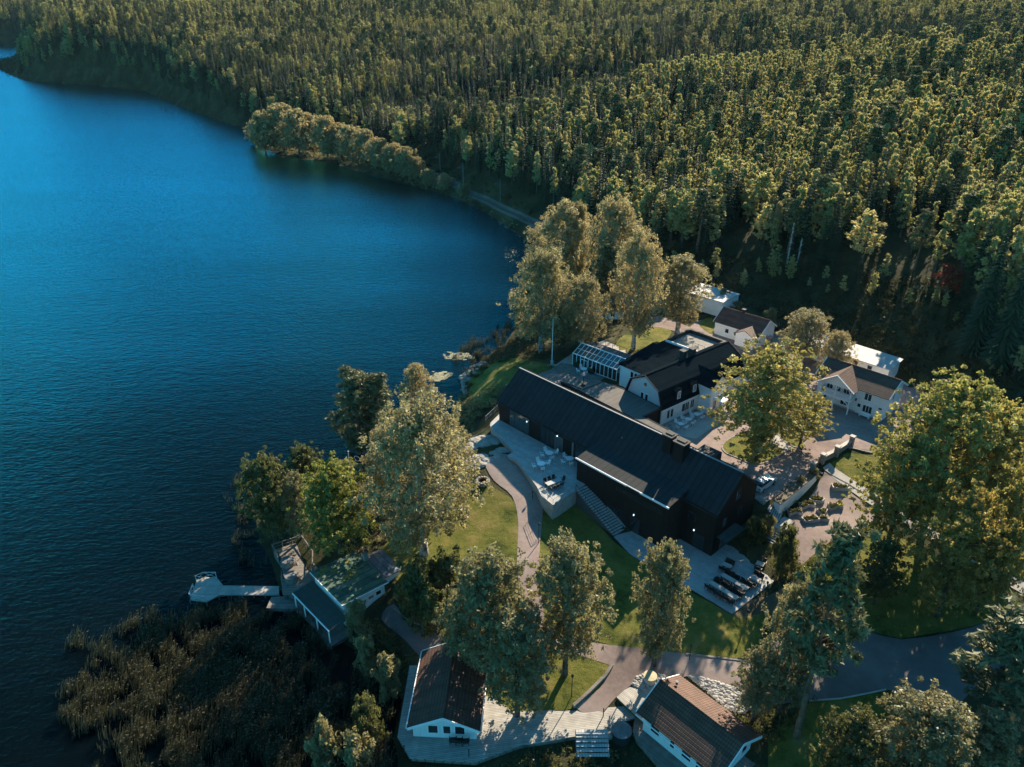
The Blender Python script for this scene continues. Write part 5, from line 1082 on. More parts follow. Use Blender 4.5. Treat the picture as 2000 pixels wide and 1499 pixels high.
rocks([(905, 900), (930, 888), (952, 892), (958, 905), (930, 914), (905, 912)], 26, .6, 1.2, 'flat sunlit rock at the top of the gravel path', 0)
pebbles('shore_stones', [(905, 770), (900, 740), (935, 706), (950, 712), (915, 745), (912, 775)], 90, .3, .8, 'dark boulders along the shore by the lawn', 'stone')
pebbles('shore_stones', [(830, 372), (900, 385), (960, 420), (1030, 468), (1040, 480), (1025, 480), (960, 436), (905, 402), (850, 384)], 220, .3, .8, 'boulders of the railway embankment at the water', 'ballast')

# ------------------------------------------------------------------ jetty and lake deck
jt, jq = deck('jetty', 'grey wooden jetty ending in a railed platform over the water', [(371, 1172), (384, 1134), (399, 1128), (423, 1128), (436, 1144), (545, 1145), (545, 1162), (427, 1163), (403, 1176)], .75, 'deck_wood', rz=0, depth=.2, side='old_wood', cat='jetty')
b = MB()
for x, y in jq: b.bar((x, y, -1.5), (x, y, .6), .1)
for i in range(1, 5): xx = jq[4][0] + (jq[5][0] - jq[4][0]) * i / 5; b.bar((xx, jq[4][1] - .2, -1.5), (xx, jq[4][1] - .2, .6), .1); b.bar((xx, jq[7][1] + .3, -1.5), (xx, jq[7][1] + .3, .6), .1)
b.build('pile', 'old_wood', jt)
def cross_rail(a, c, z, par, o, rz=0, mat='white_boards'):
    q = local([a, c], z, o, rz); b = MB(); (x0, y0), (x1, y1) = q
    b.bar((x0, y0, z), (x0, y0, z + 1.05), .06, seg=4).bar((x1, y1, z), (x1, y1, z + 1.05), .06, seg=4).bar((x0, y0, z + 1.0), (x1, y1, z + 1.0), .055, seg=4).bar((x0, y0, z + .1), (x1, y1, z + .95), .035, seg=4).bar((x0, y0, z + .95), (x1, y1, z + .1), .035, seg=4)
    b.build('railing', mat, par)
for a, c in (((399, 1129), (423, 1129)), ((384, 1136), (399, 1129)), ((371, 1172), (379, 1152)), ((371, 1172), (403, 1176))): cross_rail(a, c, .75, jt, jt.location, 0, 'old_paint')
sd_, sq = deck('sauna_deck', 'dark weathered deck with wooden rails and two round tubs by the water', [(533, 1075), (590, 1057), (612, 1088), (611, 1115), (604, 1160), (553, 1162), (548, 1132), (549, 1100)], 1.5, 'old_wood', rz=0, depth=1.6)
railing(sd_, [(533, 1075), (590, 1057)], 1.5, o=sd_.location, rz=0, mat='old_wood', w=.07, wires=1); railing(sd_, [(590, 1057), (612, 1088), (611, 1115), (604, 1160)], 1.5, o=sd_.location, rz=0, mat='old_wood', w=.07, wires=0); railing(sd_, [(553, 1162), (604, 1160)], 1.5, o=sd_.location, rz=0, mat='old_wood', w=.07, wires=1); railing(sd_, [(533, 1075), (549, 1100)], 1.5, o=sd_.location, rz=0, mat='old_wood', w=.07, wires=0)
for (px, py), lb in (((563, 1103), 'round wooden tub at the far end of the lake deck'), ((570, 1133), 'round wooden tub nearer the jetty on the lake deck')):
    t = thing('wooden_tub', lb, 'hot tub', P(px, py, 1.5), 0); MB().lathe([(.95, 0), (1.0, .8), (.9, .803), (.86, .55)], seg=22).build('tub', 'old_wood', t); MB().lathe([(.93, .81), (.9, .88), (.1, .92)], seg=22).build('lid', 'tub_lid', t); MB().bar((-1.2, .2, 0), (-1.2, .2, 2.1), .09).build('flue', 'dark_metal', t)
    MB().slab([(.98, -.4, 0), (1.5, -.4, 0), (1.5, .4, .02), (.98, .4, .5)], .05).build('step', 'old_wood', t)
deck('lower_landing', 'low brown plank landing at the water below the lake deck', [(520, 1188), (530, 1166), (604, 1164), (612, 1186), (560, 1190)], .6, 'old_wood', rz=0, depth=.5, cat='landing')
deck('shore_walk', 'dark plank path beside the lake house', [(612, 1062), (640, 1062), (668, 1088), (628, 1120), (612, 1140), (606, 1160), (613, 1090)], 1.9, 'old_wood', rz=43, depth=1.2, cat='path')
deck('shore_walk', 'dark boardwalk under the veranda beside the reeds', [(605, 1180), (640, 1200), (680, 1240), (640, 1262), (618, 1230)], .9, 'old_wood', rz=43, depth=.8, cat='path')
# ------------------------------------------------------------------ trees
TRNG = np.random.default_rng(5)
def trunk_mesh(name, mat, H, r0, limbs, bend=.25, top=.9, seg=8):
    b = MB(); pts = []; a0 = TRNG.uniform(0, 6.28)
    for i in range(9): t = i / 8 * top; pts.append(Vector((bend * math.sin(a0 + 3 * t) * t, bend * math.cos(a0 + 2.2 * t) * t, H * t)))
    pts[0].z = -.6
    for i in range(8): b.bar(pts[i], pts[i + 1], r0 * (1 - .85 * i / 8) * (1.25 if i == 0 else 1), seg=seg, w2=r0 * (1 - .85 * (i + 1) / 8))
    for (x, y, z, r_) in limbs:
        d = math.hypot(x, y); zb = max(.18 * H, min(z - d * .55, H * top * .97)); t = zb / H / top; i = min(7, int(t * 8)); base = pts[i].lerp(pts[i + 1], t * 8 - i) if zb > 0 else pts[0]
        mid = base.lerp(Vector((x, y, z)), .5) + Vector((0, 0, .06 * d)); b.bar(base, mid, r_, seg=5, w2=r_ * .65); b.bar(mid, (x, y, z), r_ * .65, seg=5, w2=r_ * .2)
    me = bpy.data.meshes.new(name); me.from_pydata(b.v, [], b.f); me.materials.append(MATS[mat]); me.polygons.foreach_set('use_smooth', [True] * len(me.polygons)); me.update(); return me
def deciduous(kind, H, Rr, leafm, barkm, lobes=9, per_lobe=15, leaves=80, lsize=.24, base=.22, spread=.85, droop=0.0, shape='round', r0=None):
    L = []; rg = TRNG
    for i in range(lobes):
        t = (i + .5) / lobes; z = H * (base + .12 + (0.9 - base - .12) * t)
        prof = {'round': math.sqrt(max(.05, 1 - (2 * t - .85) ** 2 * .8)), 'tall': (1 - t) ** .55 * .95 + .12, 'vase': .55 + .5 * math.sin(t * 3.0), 'oval': .34 + .66 * math.sin(.3 + t * 2.7)}[shape]
        a = i * 2.4 + rg.uniform(-.4, .4); rr = Rr * prof * rg.uniform(.35, .62); L.append((rr * math.cos(a), rr * math.sin(a), z, Rr * prof * rg.uniform(.42, .62)))
    L.append((0, 0, H * .86, Rr * (.38 if shape != 'round' else .5)))
    C = []; tn = []
    for (x, y, z, lr) in L:
        for _ in range(per_lobe):
            d = rg.normal(size=3); d /= np.linalg.norm(d); d[2] = d[2] * .85 + .12; q = lr * rg.uniform(.3, 1.22)
            p = (x + d[0] * q, y + d[1] * q, min(H * .99, z + d[2] * q * 1.1))
            if p[2] > H * base * .8: C.append(p); tn.append(rg.uniform(0, 1))
    C = np.array(C); sp = np.tile([spread, spread, spread * (.75 + droop)], (len(C), 1)) * rg.uniform(.6, 1.25, (len(C), 1))
    V, F, t = leaf_arrays(C, leaves, sp, lsize, rg, flat=.5, tone_c=tn, droop=droop * 1.5)
    pick = rg.choice(len(C), min(len(C), 34), replace=False)
    limbs = [(x, y, z, .09 * H / 12) for x, y, z, _ in L] + [(*C[i], .04 * H / 12) for i in pick]
    return dict(kind=kind, H=H, R=Rr, trunk=trunk_mesh('trunk', barkm, H, r0 or .022 * H, limbs), crown=np_mesh('crown', V, F, [leafm], tone=t))
def conifer_pine(H, Rr, bare=.45, pads=34, per=150, lsize=.2, leafm='needle_pine', sub=.17, aspect=1.5):
    rg = TRNG; C = []
    for i in range(pads):
        t = i / (pads - 1); z = H * (bare + (1 - bare) * t * .98); r_ = Rr * (math.sin(min(1, t * 1.05 + .12) * 3.0) ** .6 * .9 + .1) * rg.uniform(.35, 1.0) * (1 - .45 * t); a = i * 2.4 + rg.uniform(-.5, .5)
        C.append((r_ * math.cos(a), r_ * math.sin(a), z))
    C = np.array(C); sb = np.repeat(C, 4, 0) + rg.normal(size=(len(C) * 4, 3)) * [Rr * sub, Rr * sub, .22]
    V, F, t = leaf_arrays(sb, per // 4, np.tile([Rr * sub * 1.1, Rr * sub * 1.1, .26], (len(sb), 1)), lsize, rg, flat=1.0, aspect=aspect)
    return dict(kind='pine', H=H, R=Rr, trunk=trunk_mesh('trunk', 'bark_pine', H, .02 * H, [(*c, .05) for c in C], bend=.5, top=.95), crown=np_mesh('crown', V, F, [leafm], tone=t))
def conifer_spruce(H, Rr, levels=17, boughs=10, base=.06, leafm='needle_spruce'):
    rg = TRNG; V = []; F = []; T = []
    for i in range(levels):
        t = i / (levels - 1); z = H * (base + (1 - base) * t ** .9); r_ = Rr * (1 - t) ** .8 * (1 if i else .8) + .12; n_ = max(4, int(boughs * (1 - t * .5))); dz = H / levels
        for k in range(n_):
            a = k / n_ * 6.283 + i * .7 + rg.uniform(-.25, .25); q = r_ * rg.uniform(.7, 1.12); c, s = math.cos(a), math.sin(a); w = max(.14, q * .36); tone = rg.random(); dr = -.28 * q + rg.uniform(-.1, .1)
            for m_ in range(3):
                x0, x1 = q * m_ / 3, q * (m_ + 1) / 3; z0 = z + .25 * dz + dr * (m_ / 3) ** 1.5; z1 = z + .25 * dz + dr * ((m_ + 1) / 3) ** 1.5; w0 = w * (1 - .28 * m_); w1 = w * (.9 - .3 * (m_ + 1)) + .02; sg = rg.uniform(-.08, .08)
                for side in (-1, 1):
                    o = len(V); hz = .18 * w0
                    V += [(x0 * c, x0 * s, z0), (x1 * c, x1 * s, z1), (x1 * c - side * w1 * s * .8 - .15 * w * c, x1 * s + side * w1 * c * .8 - .15 * w * s, z1 - hz * 1.6 + sg), (x0 * c - side * w0 * s, x0 * s + side * w0 * c, z0 - hz * 2 - sg)]
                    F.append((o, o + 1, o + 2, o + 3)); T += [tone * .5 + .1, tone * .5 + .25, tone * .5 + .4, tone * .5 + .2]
    o = len(V); V += [(-.08, 0, H * .93), (.08, 0, H * .93), (.02, .05, H * 1.03), (-.02, -.05, H * 1.03)]; F.append((o, o + 1, o + 2, o + 3)); T += [.4] * 4
    return dict(kind='spruce', H=H, R=Rr, trunk=trunk_mesh('trunk', 'bark_brown', H, .014 * H, [], bend=.05, top=.96, seg=6), crown=np_mesh('crown', V, F, [leafm], tone=T))
PR = {}
PR['birch'] = [deciduous('birch', 15, 4.6, 'leaf_birch', 'bark_birch', 18, 62, 27, .115, .08, .33, .8, 'oval') for _ in range(3)]
PR['birch_t'] = [deciduous('birch', 16, 3.4, 'leaf_birch', 'bark_birch', 16, 54, 26, .115, .1, .33, .6, 'oval') for _ in range(2)]
PR['maple'] = [deciduous('maple', 13, 5.6, 'leaf_maple', 'bark_brown', 24, 48, 19, .145, .12, .34, 0, 'round') for _ in range(2)]
PR['maple_g'] = [deciduous('maple', 11, 4.8, 'leaf_maple_green', 'bark_brown', 17, 54, 27, .15, .1, .34, 0, 'round')]
PR['orange'] = [deciduous('maple', 13, 5.4, 'leaf_orange', 'bark_brown', 23, 48, 19, .145, .12, .34, 0, 'round')]
PR['olive'] = [deciduous('alder', 12, 3.9, 'leaf_olive', 'bark_brown', 18, 54, 27, .115, .08, .33, .2, 'oval') for _ in range(2)]
PR['dark'] = [deciduous('alder', 12, 4.4, 'leaf_dark', 'bark_brown', 15, 52, 24, .16, .08, .38, .1, 'round')]
PR['spit'] = [deciduous('broadleaf', 11, 4.6, 'leaf_birch', 'bark_brown', 14, 44, 22, .22, .02, .5, .2, 'oval') for _ in range(2)]
PR['shrub'] = [deciduous('shrub', 3.2, 2.4, 'leaf_dark', 'bark_brown', 7, 12, 70, .14, .02, .5, 0, 'round')]
PR['shrub_o'] = [deciduous('shrub', 3.0, 1.9, 'leaf_olive', 'bark_brown', 6, 10, 60, .13, .03, .45, 0, 'round')]
PR['red'] = [deciduous('rowan', 8, 2.6, 'leaf_red', 'bark_brown', 8, 9, 36, .2, .25, .5, 0, 'round')]
PR['fbirch'] = [deciduous('birch', 14, 1.9, 'leaf_forest', 'bark_brown', 10, 14, 14, .24, .12, .36, .3, 'tall') for _ in range(3)]
PR['fdec'] = [deciduous('broadleaf', 12, 3.3, 'leaf_forest', 'bark_brown', 9, 22, 17, .25, .12, .42, 0, 'round') for _ in range(2)]
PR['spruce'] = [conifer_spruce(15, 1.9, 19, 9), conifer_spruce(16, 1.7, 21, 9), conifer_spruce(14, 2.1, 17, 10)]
PR['pine'] = [conifer_pine(15, 3.2, .42, 40), conifer_pine(16, 2.9, .5)]
PR['pine_near'] = [conifer_pine(16, 3.4, .42, 54, 110, .19, sub=.13, aspect=2.0)]
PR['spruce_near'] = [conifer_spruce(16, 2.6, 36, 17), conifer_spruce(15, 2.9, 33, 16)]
PR['pine_full'] = [conifer_pine(14, 3.6, .22, 60, 240, .15)]
PRC = {k: 0 for k in PR}
def plant(kind, x, y, z, H, Rr, label, cat='tree', grp=None, name=None, rz=None, small=False):
    pr = PR[kind][PRC[kind] % len(PR[kind])]; PRC[kind] += 1
    nm = name or {'birch': 'birch_tree', 'maple': 'maple_tree', 'alder': 'alder_tree', 'shrub': 'shrub', 'rowan': 'rowan_tree', 'broadleaf': 'broadleaf_tree', 'pine': 'pine_tree', 'spruce': 'spruce_tree'}[pr['kind']]
    t = bpy.data.objects.new(nm, None); COL.objects.link(t); t.location = (x, y, z); t.rotation_euler = (0, 0, random.uniform(0, 6.28) if rz is None else rz)
    t.scale = (Rr / pr['R'], Rr / pr['R'], H / pr['H']); tag(t, label, cat, grp)
    for part, mn in (('trunk', 'trunk'), ('crown', 'crown')):
        o = bpy.data.objects.new(part, pr[mn]); COL.objects.link(o); o.parent = t
    return t
def tree_px(kind, bx, by, ty, hw, label, cat='tree', grp=None, k=1.0, zoff=0):
    g_ = G(bx, by); h = 2.0
    for _ in range(200):
        _, yy = toscreen(g_.x, g_.y, g_.z + h)
        if yy <= ty: break
        h += .25
    d = g_.y * CT - (g_.z + h * .5 - CAM_H) * ST; r_ = hw * d / FPX
    if PR[kind][0]['kind'] in ('birch', 'maple', 'alder') and h > 5: h *= 1.03
    return plant(kind, g_.x, g_.y, g_.z - .05, h, r_, label, cat, grp)
for a in [
 ('birch', 765, 985, 835, 55, 'pale birch between the flag and the large birch on the point'),
 ('birch', 828, 1085, 782, 128, 'large pale birch with a wide crown on the point, trunk beside the sunlit lawn'),
 ('pine_full', 706, 905, 724, 52, 'dark blue green pine by the water, left of two standing together'),
 ('pine_full', 745, 895, 732, 45, 'dark blue green pine by the water, right of two and next to the big birch'),
 ('birch_t', 818, 850, 712, 40, 'golden brown birch standing behind the large pale birch at the water'),
 ('birch', 880, 960, 820, 50, 'small pale birch on the right flank of the large birch, nearest the rocks'),
 ('maple_g', 665, 1080, 912, 82, 'bright yellow green maple beside the black flag'),
 ('dark', 538, 1060, 892, 58, 'dark green alder leaning over the water at the left tip of the point'),
 ('dark', 605, 990, 875, 46, 'dark alder at the water behind the bright maple'),
 ('olive', 590, 1050, 930, 44, 'shaded olive alder between the bright maple and the lake deck'),
 ('olive', 960, 1330, 1082, 104, 'large olive grey tree shading the roof of the shore cottage'),
 ('olive', 1010, 1400, 1195, 90, 'olive grey tree at the edge of the cottage deck'),
 ('olive', 905, 1300, 1160, 60, 'olive tree between the dark shrubs and the shore cottage roof'),
 ('olive', 1103, 1318, 1055, 92, 'olive grey tree with visible trunk on the lawn behind the cottage deck'),
 ('olive', 1277, 1300, 1066, 70, 'slender olive grey tree standing alone between barn terrace and cobble bed'),
 ('pine_near', 1556, 1440, 1026, 76, 'tall pine with a long bare trunk in front of the asphalt road'),
 ('olive', 1520, 1390, 1150, 70, 'leafy green tree below the dining terrace, left of the tall pine'),
 ('olive', 1470, 1405, 1270, 60, 'low olive tree touching the tiled cottage roof'),
 ('maple_g', 1590, 1280, 1120, 62, 'yellow green tree below the kitchen garden'),
 ('pine_near', 1915, 1440, 1190, 100, 'spreading pine with pale dead branches at the right edge'),
 ('olive', 1760, 1560, 1370, 118, 'broad olive crown at the bottom right corner of the picture'),
 ('dark', 1640, 1540, 1400, 70, 'dark green crown at the bottom edge right of the tiled cottage'),
 ('olive', 1880, 1560, 1400, 80, 'shaded tree at the bottom edge below the spreading pine'),
 ('maple', 1727, 1085, 848, 100, 'yellow maple nearest the kitchen garden in the row by the footpath'),
 ('maple', 1800, 1045, 748, 135, 'tallest yellow maple at the far end of the footpath row'),
 ('orange', 1830, 1205, 962, 98, 'orange tinged maple in the middle of the footpath row'),
 ('maple', 1905, 1020, 790, 100, 'yellow green maple behind the orange tinged one'),
 ('maple', 1955, 1150, 895, 90, 'yellow maple cut by the right picture edge'),
 ('dark', 1705, 1180, 1060, 46, 'dark green maple in the shade between footpath and asphalt road'),
 ('orange', 1905, 1200, 1020, 56, 'small orange maple with a thick trunk by the asphalt road'),
 ('maple', 1476, 893, 684, 122, 'huge yellow green tree on the kerbed lawn island in the yard'),
 ('maple', 1563, 868, 775, 56, 'small yellow tree on the lesser lawn island in the yard'),
 ('birch', 1566, 712, 608, 62, 'bushy birch behind the big yard tree'),
 ('birch', 1625, 745, 650, 42, 'pale birch touching the balcony house roof'),
 ('birch_t', 1100, 600, 386, 56, 'tall poplar like birch, topmost of the cluster by the lake'),
 ('birch_t', 1128, 590, 392, 26, 'narrow upright birch in the middle of the lakeside cluster'),
 ('birch', 1195, 610, 386, 72, 'wide weeping birch with a pale top in the lakeside cluster'),
 ('birch', 1237, 682, 456, 66, 'weeping birch with a white trunk on the bright lawn'),
 ('birch_t', 1322, 658, 495, 58, 'birch standing in front of the far flat shed'),
 ('birch', 1056, 690, 486, 76, 'dark leaved birch nearest the water in the lakeside cluster'),
 ('birch', 1135, 690, 540, 62, 'yellowing weeping birch beside the bare flagpole'),
 ('pine_full', 1178, 640, 470, 36, 'dark pine among the weeping birches'),
 ('birch_t', 1078, 545, 418, 54, 'birch at the shore end of the lakeside cluster'),
 ('dark', 1100, 680, 590, 40, 'dark undergrowth tree behind the bare flagpole'),
 ('red', 1842, 592, 515, 28, 'red leaved rowan on the shaded slope'),
 ('birch_t', 1508, 490, 392, 12, 'slim yellow birch with a bare white trunk at the forest edge'),
 ('pine', 1785, 528, 412, 24, 'lone pine with layered crown at the forest edge'),
 ('pine', 1866, 505, 378, 30, 'umbrella shaped pine high on the forest edge'),
 ('fdec', 1480, 440, 330, 38, 'pale round broadleaf tree at the forest edge left of the bare trunks'),
 ('fdec', 1610, 470, 350, 36, 'grey green broadleaf tree right of the bare trunks'),
 ('fdec', 1680, 520, 410, 38, 'large grey green broadleaf tree leaning out of the forest'),
 ('fdec', 1395, 430, 300, 34, 'tall pale broadleaf tree above the birch cluster'),
 ('fdec', 1330, 470, 370, 26, 'brownish broadleaf tree at the left part of the forest edge'),
 ('fdec', 1270, 450, 358, 30, 'grey broadleaf tree directly above the weeping birches'),
 ('fdec', 1200, 430, 345, 30, 'pale broadleaf tree above the poplar like birch'),
 ('fdec', 1150, 430, 362, 20, 'small pale broadleaf tree left of its neighbour above the birch cluster'),
 ('fdec', 780, 300, 238, 18, 'yellow broadleaf tree at the forest foot near the spit'),
 ('spruce_near', 1895, 700, 430, 34, 'big dark spruce before the forest at the right edge'),
 ('spruce_near', 1945, 720, 470, 36, 'big dark spruce next to the right picture edge'),
 ('pine_full', 1985, 640, 440, 36, 'brown tinged pine at the right picture edge'),
 ('spruce_near', 1960, 860, 760, 22, 'young spruce on the slope above the maples'), ('spruce_near', 1915, 800, 735, 16, 'smaller young spruce on the slope above the maples'), ('spruce_near', 1995, 880, 780, 24, 'young spruce by the right picture edge'),
 ('shrub', 820, 1200, 1108, 50, 'glossy dark rhododendron behind the lake house', 'shrub'), ('shrub', 875, 1185, 1090, 52, 'glossy dark rhododendron under the large birch', 'shrub'), ('shrub', 850, 1235, 1150, 42, 'dark rhododendron nearest the dark path', 'shrub'),
 ('shrub_o', 760, 1360, 1285, 32, 'round pale shrub left of the shore cottage', 'shrub'), ('shrub_o', 722, 1320, 1250, 28, 'small shrub among the reeds above the round pale shrub', 'shrub'),
 ('shrub_o', 700, 1250, 1180, 26, 'shrub at the front corner of the lake house', 'shrub'), ('shrub', 1525, 1120, 1040, 32, 'dark glossy shrub beside the lower garden stairs', 'shrub'), ('shrub_o', 1497, 1045, 1010, 18, 'dark shrub between hall gable and garden stairs', 'shrub'), ('shrub', 1475, 1060, 1015, 22, 'dark shrub against the hall gable', 'shrub'),
 ('shrub_o', 1560, 952, 932, 9, 'shrub at the foot of the retaining wall', 'shrub'), ('shrub_o', 1588, 938, 922, 10, 'flowering shrub below the small yard steps', 'shrub'),
 ('shrub_o', 640, 1490, 1425, 40, 'sunlit willow bush at the bottom edge left of two', 'shrub'), ('shrub_o', 700, 1510, 1440, 42, 'sunlit willow bush at the bottom edge right of two', 'shrub'), ('shrub', 720, 1450, 1380, 40, 'dark willow bush at the reed edge', 'shrub'),
 ('shrub_o', 1410, 600, 566, 16, 'shrub beside the far flat shed', 'shrub'), ('shrub_o', 1440, 612, 590, 14, 'shrub behind the small tiled house', 'shrub'), ('shrub_o', 1500, 640, 605, 18, 'shrub beside the chimney end of the small tiled house', 'shrub'),
 ('maple', 1476, 906, 812, 34, 'ivy clad cone round the foot of the huge yard tree', 'shrub'),
]: tree_px(*a)
for i, (bx, by, ty, hw) in enumerate([(520, 300, 222, 26), (555, 298, 208, 32), (585, 305, 218, 28), (612, 300, 226, 24), (640, 312, 230, 28), (668, 310, 246, 24), (690, 318, 250, 26), (715, 322, 258, 24), (742, 335, 274, 24), (768, 340, 284, 24), (795, 350, 292, 22), (812, 352, 310, 18), (838, 366, 335, 14), (870, 372, 342, 13), (905, 388, 364, 12), (500, 285, 240, 16), (600, 270, 225, 22)]):
    tree_px('spit', bx, by - 2, ty - 4, hw * 1.25, ['broadleaf tree at the outer tip of the wooded spit', 'tallest pale tree near the tip of the wooded spit'][i] if i < 2 else 'broadleaf tree of the wooded spit, ' + ['', '', 'third', 'fourth', 'fifth', 'sixth', 'seventh', 'eighth', 'ninth', 'tenth', 'eleventh', 'twelfth', 'thirteenth', 'fourteenth', 'fifteenth', 'lowest', 'rearmost'][i] + (' counted from its tip' if i < 15 else ' one at the tip' if i == 15 else ' one near the tip'), 'tree', 'trees along the wooded spit')
def snag(bx, by, ty, label):
    g_ = G(bx, by); h = 2
    while toscreen(g_.x, g_.y, g_.z + h)[1] > ty: h += .25
    t = thing('bare_trunk', label, 'tree', g_); MB().bar((0, 0, -.5), (.1, 0, h), .24, w2=.12, seg=8).build('trunk', 'bark_birch', t)
    b = MB()
    for k in range(5): a = k * 2; b.bar((.05, 0, h * (.5 + .09 * k)), (.6 * math.cos(a), .6 * math.sin(a), h * (.53 + .09 * k)), .04, seg=5)
    b.build('broken_branches', 'bark_birch', t)
snag(1537, 515, 436, 'bare broken trunk standing tallest at the forest edge'); snag(1408, 430, 388, 'left of two thin bare trunks in the forest gap'); snag(1418, 435, 400, 'right of two thin bare trunks in the forest gap'); snag(1556, 522, 468, 'thin bare trunk right of the tallest broken one'); snag(952, 322, 284, 'thin pale trunk above the railway'); snag(1009, 350, 285, 'thin dark trunk above the railway, right of its neighbour')

# ------------------------------------------------------------------ the forest
edge_px = [(430, 300), (505, 236), (600, 243), (700, 262), (780, 286), (860, 316), (930, 344), (1000, 375), (1080, 412), (1160, 448), (1250, 482), (1350, 500), (1450, 504), (1560, 508), (1650, 518), (1760, 522), (1850, 540), (1910, 620), (1990, 720), (2150, 860), (2500, 1100), (2500, 1900), (0, 1900)]
open_w = [G(a, b_)[:2] for a, b_ in edge_px]
def scatter(d0, d1, s, jit=.42):
    n_ = int(2 * d1 / s) + 2; ii, jj = np.meshgrid(np.arange(n_), np.arange(n_), indexing='ij'); x = (ii - n_ / 2) * s; y = jj * s
    x = x + TRNG.uniform(-jit, jit, x.shape) * s + (jj % 2) * s * .5; y = y + TRNG.uniform(-jit, jit, y.shape) * s; x = x.ravel(); y = y.ravel(); D = np.hypot(x, y)
    k = (D >= d0) & (D < d1) & (y > 60); x, y = x[k], y[k]; z = Z(x, y); px, py = toscreen(x, y, z + 12)
    k = (px > -90) & (px < 2090) & (py > -40) & (py < 1000); x, y, z = x[k], y[k], z[k]
    k = (sdf(shore_poly, x, y) > 1.2 + .004 * np.hypot(x, y)) & (sdf(open_w, x, y) < -.5); x, y, z = x[k], y[k], z[k]; px, _ = toscreen(x, y, z + 6); k = ~((px < 37) & (np.hypot(x, y) > 780) & (np.hypot(x, y) < 1200)); return x[k], y[k], z[k]
allp = []
for d0, d1, s, sc in ((100, 420, 3.0, .95), (420, 760, 3.5, .95), (760, 1250, 4.8, 1.12), (1250, 2700, 8.5, 1.5)):
    x, y, z = scatter(d0, d1, s); h = TRNG.uniform(.62, 1.12, len(x)) * (1 + .16 * np.sin(x * .05 + 2 * np.sin(y * .03))) * sc * (1 if d0 > 700 else 1)
    allp.append(np.stack([x, y, z, h, np.full(len(x), sc)], 1))
allp = np.concatenate(allp); keep = np.ones(len(allp), bool)
for sx, sy in ((45, 163.5), (63, 134.5), (68.5, 129.5)):   # trees that would shade the two sheds are left out to light their roofs
    dx, dy = allp[:, 0] - sx, allp[:, 1] - sy; al = dx * math.cos(R(SUN_AZ)) + dy * math.sin(R(SUN_AZ)); ac = np.abs(-dx * math.sin(R(SUN_AZ)) + dy * math.cos(R(SUN_AZ)))
    keep &= ~((al > 0) & (al < 75) & (ac < 5.5) & (allp[:, 2] + 17 * allp[:, 3] - 11 > al * math.tan(R(SUN_EL))))
allp = allp[keep]; Dd = np.hypot(allp[:, 0], allp[:, 1])
pxa = 1000 + FPX * allp[:, 0] / (allp[:, 1] * CT + 50 * ST); crest = np.interp(pxa, [850, 1000, 1150, 1300, 1500, 1800, 2000], [350, 352, 380, 412, 458, 520, 560])
mixn = np.sin(allp[:, 0] * .031 + 1.7 * np.sin(allp[:, 1] * .019)) * np.sin(allp[:, 1] * .027 + 1.3 * np.sin(allp[:, 0] * .014))
rnd = TRNG.random(len(allp)); pb = np.where((Dd < crest) & (pxa > 860), np.clip(.46 + .34 * mixn, .12, .85), np.where((Dd < crest + 130) & (pxa > 780), .02, np.where(pxa < 900, np.clip(.08 + .16 * mixn + (Dd > 640) * .14, .02, .5), np.clip(.26 + .25 * mixn, .06, .7))))
kindi = np.where(rnd < pb, 1, np.where(rnd < pb + .07, 2, np.where(rnd > .95, 3, 0)))   # 0 spruce 1 birch 2 broadleaf 3 pine
order = np.argsort(Dd); taken = np.zeros(len(allp), bool); first = {}
KN = ['spruce', 'fbirch', 'fdec', 'pine']
LB = ['dark spruce in the dense forest on the slope behind the houses', 'yellow green birch in the dense forest on the slope behind the houses', 'round broadleaf tree in the dense forest on the slope behind the houses', 'pine with an open crown in the dense forest behind the houses']
for kd, cap_ in ((0, 300), (1, 300), (2, 120), (3, 80)):
    for i in [j for j in order if kindi[j] == kd][:cap_]:
        x, y, z, h, sc = allp[i]; pr = PR[KN[kd]][0]; w = TRNG.uniform(.85, 1.2)
        t = plant(KN[kd], x, y, z - .1, pr['H'] * h, pr['R'] * h * w, LB[kd], 'tree', ['spruces in the forest', 'birches in the forest', 'broadleaf trees in the forest', 'pines in the forest'][kd]); taken[i] = True
        first.setdefault(kd, []).append(t)
rest = allp[~taken]; rk = kindi[~taken]
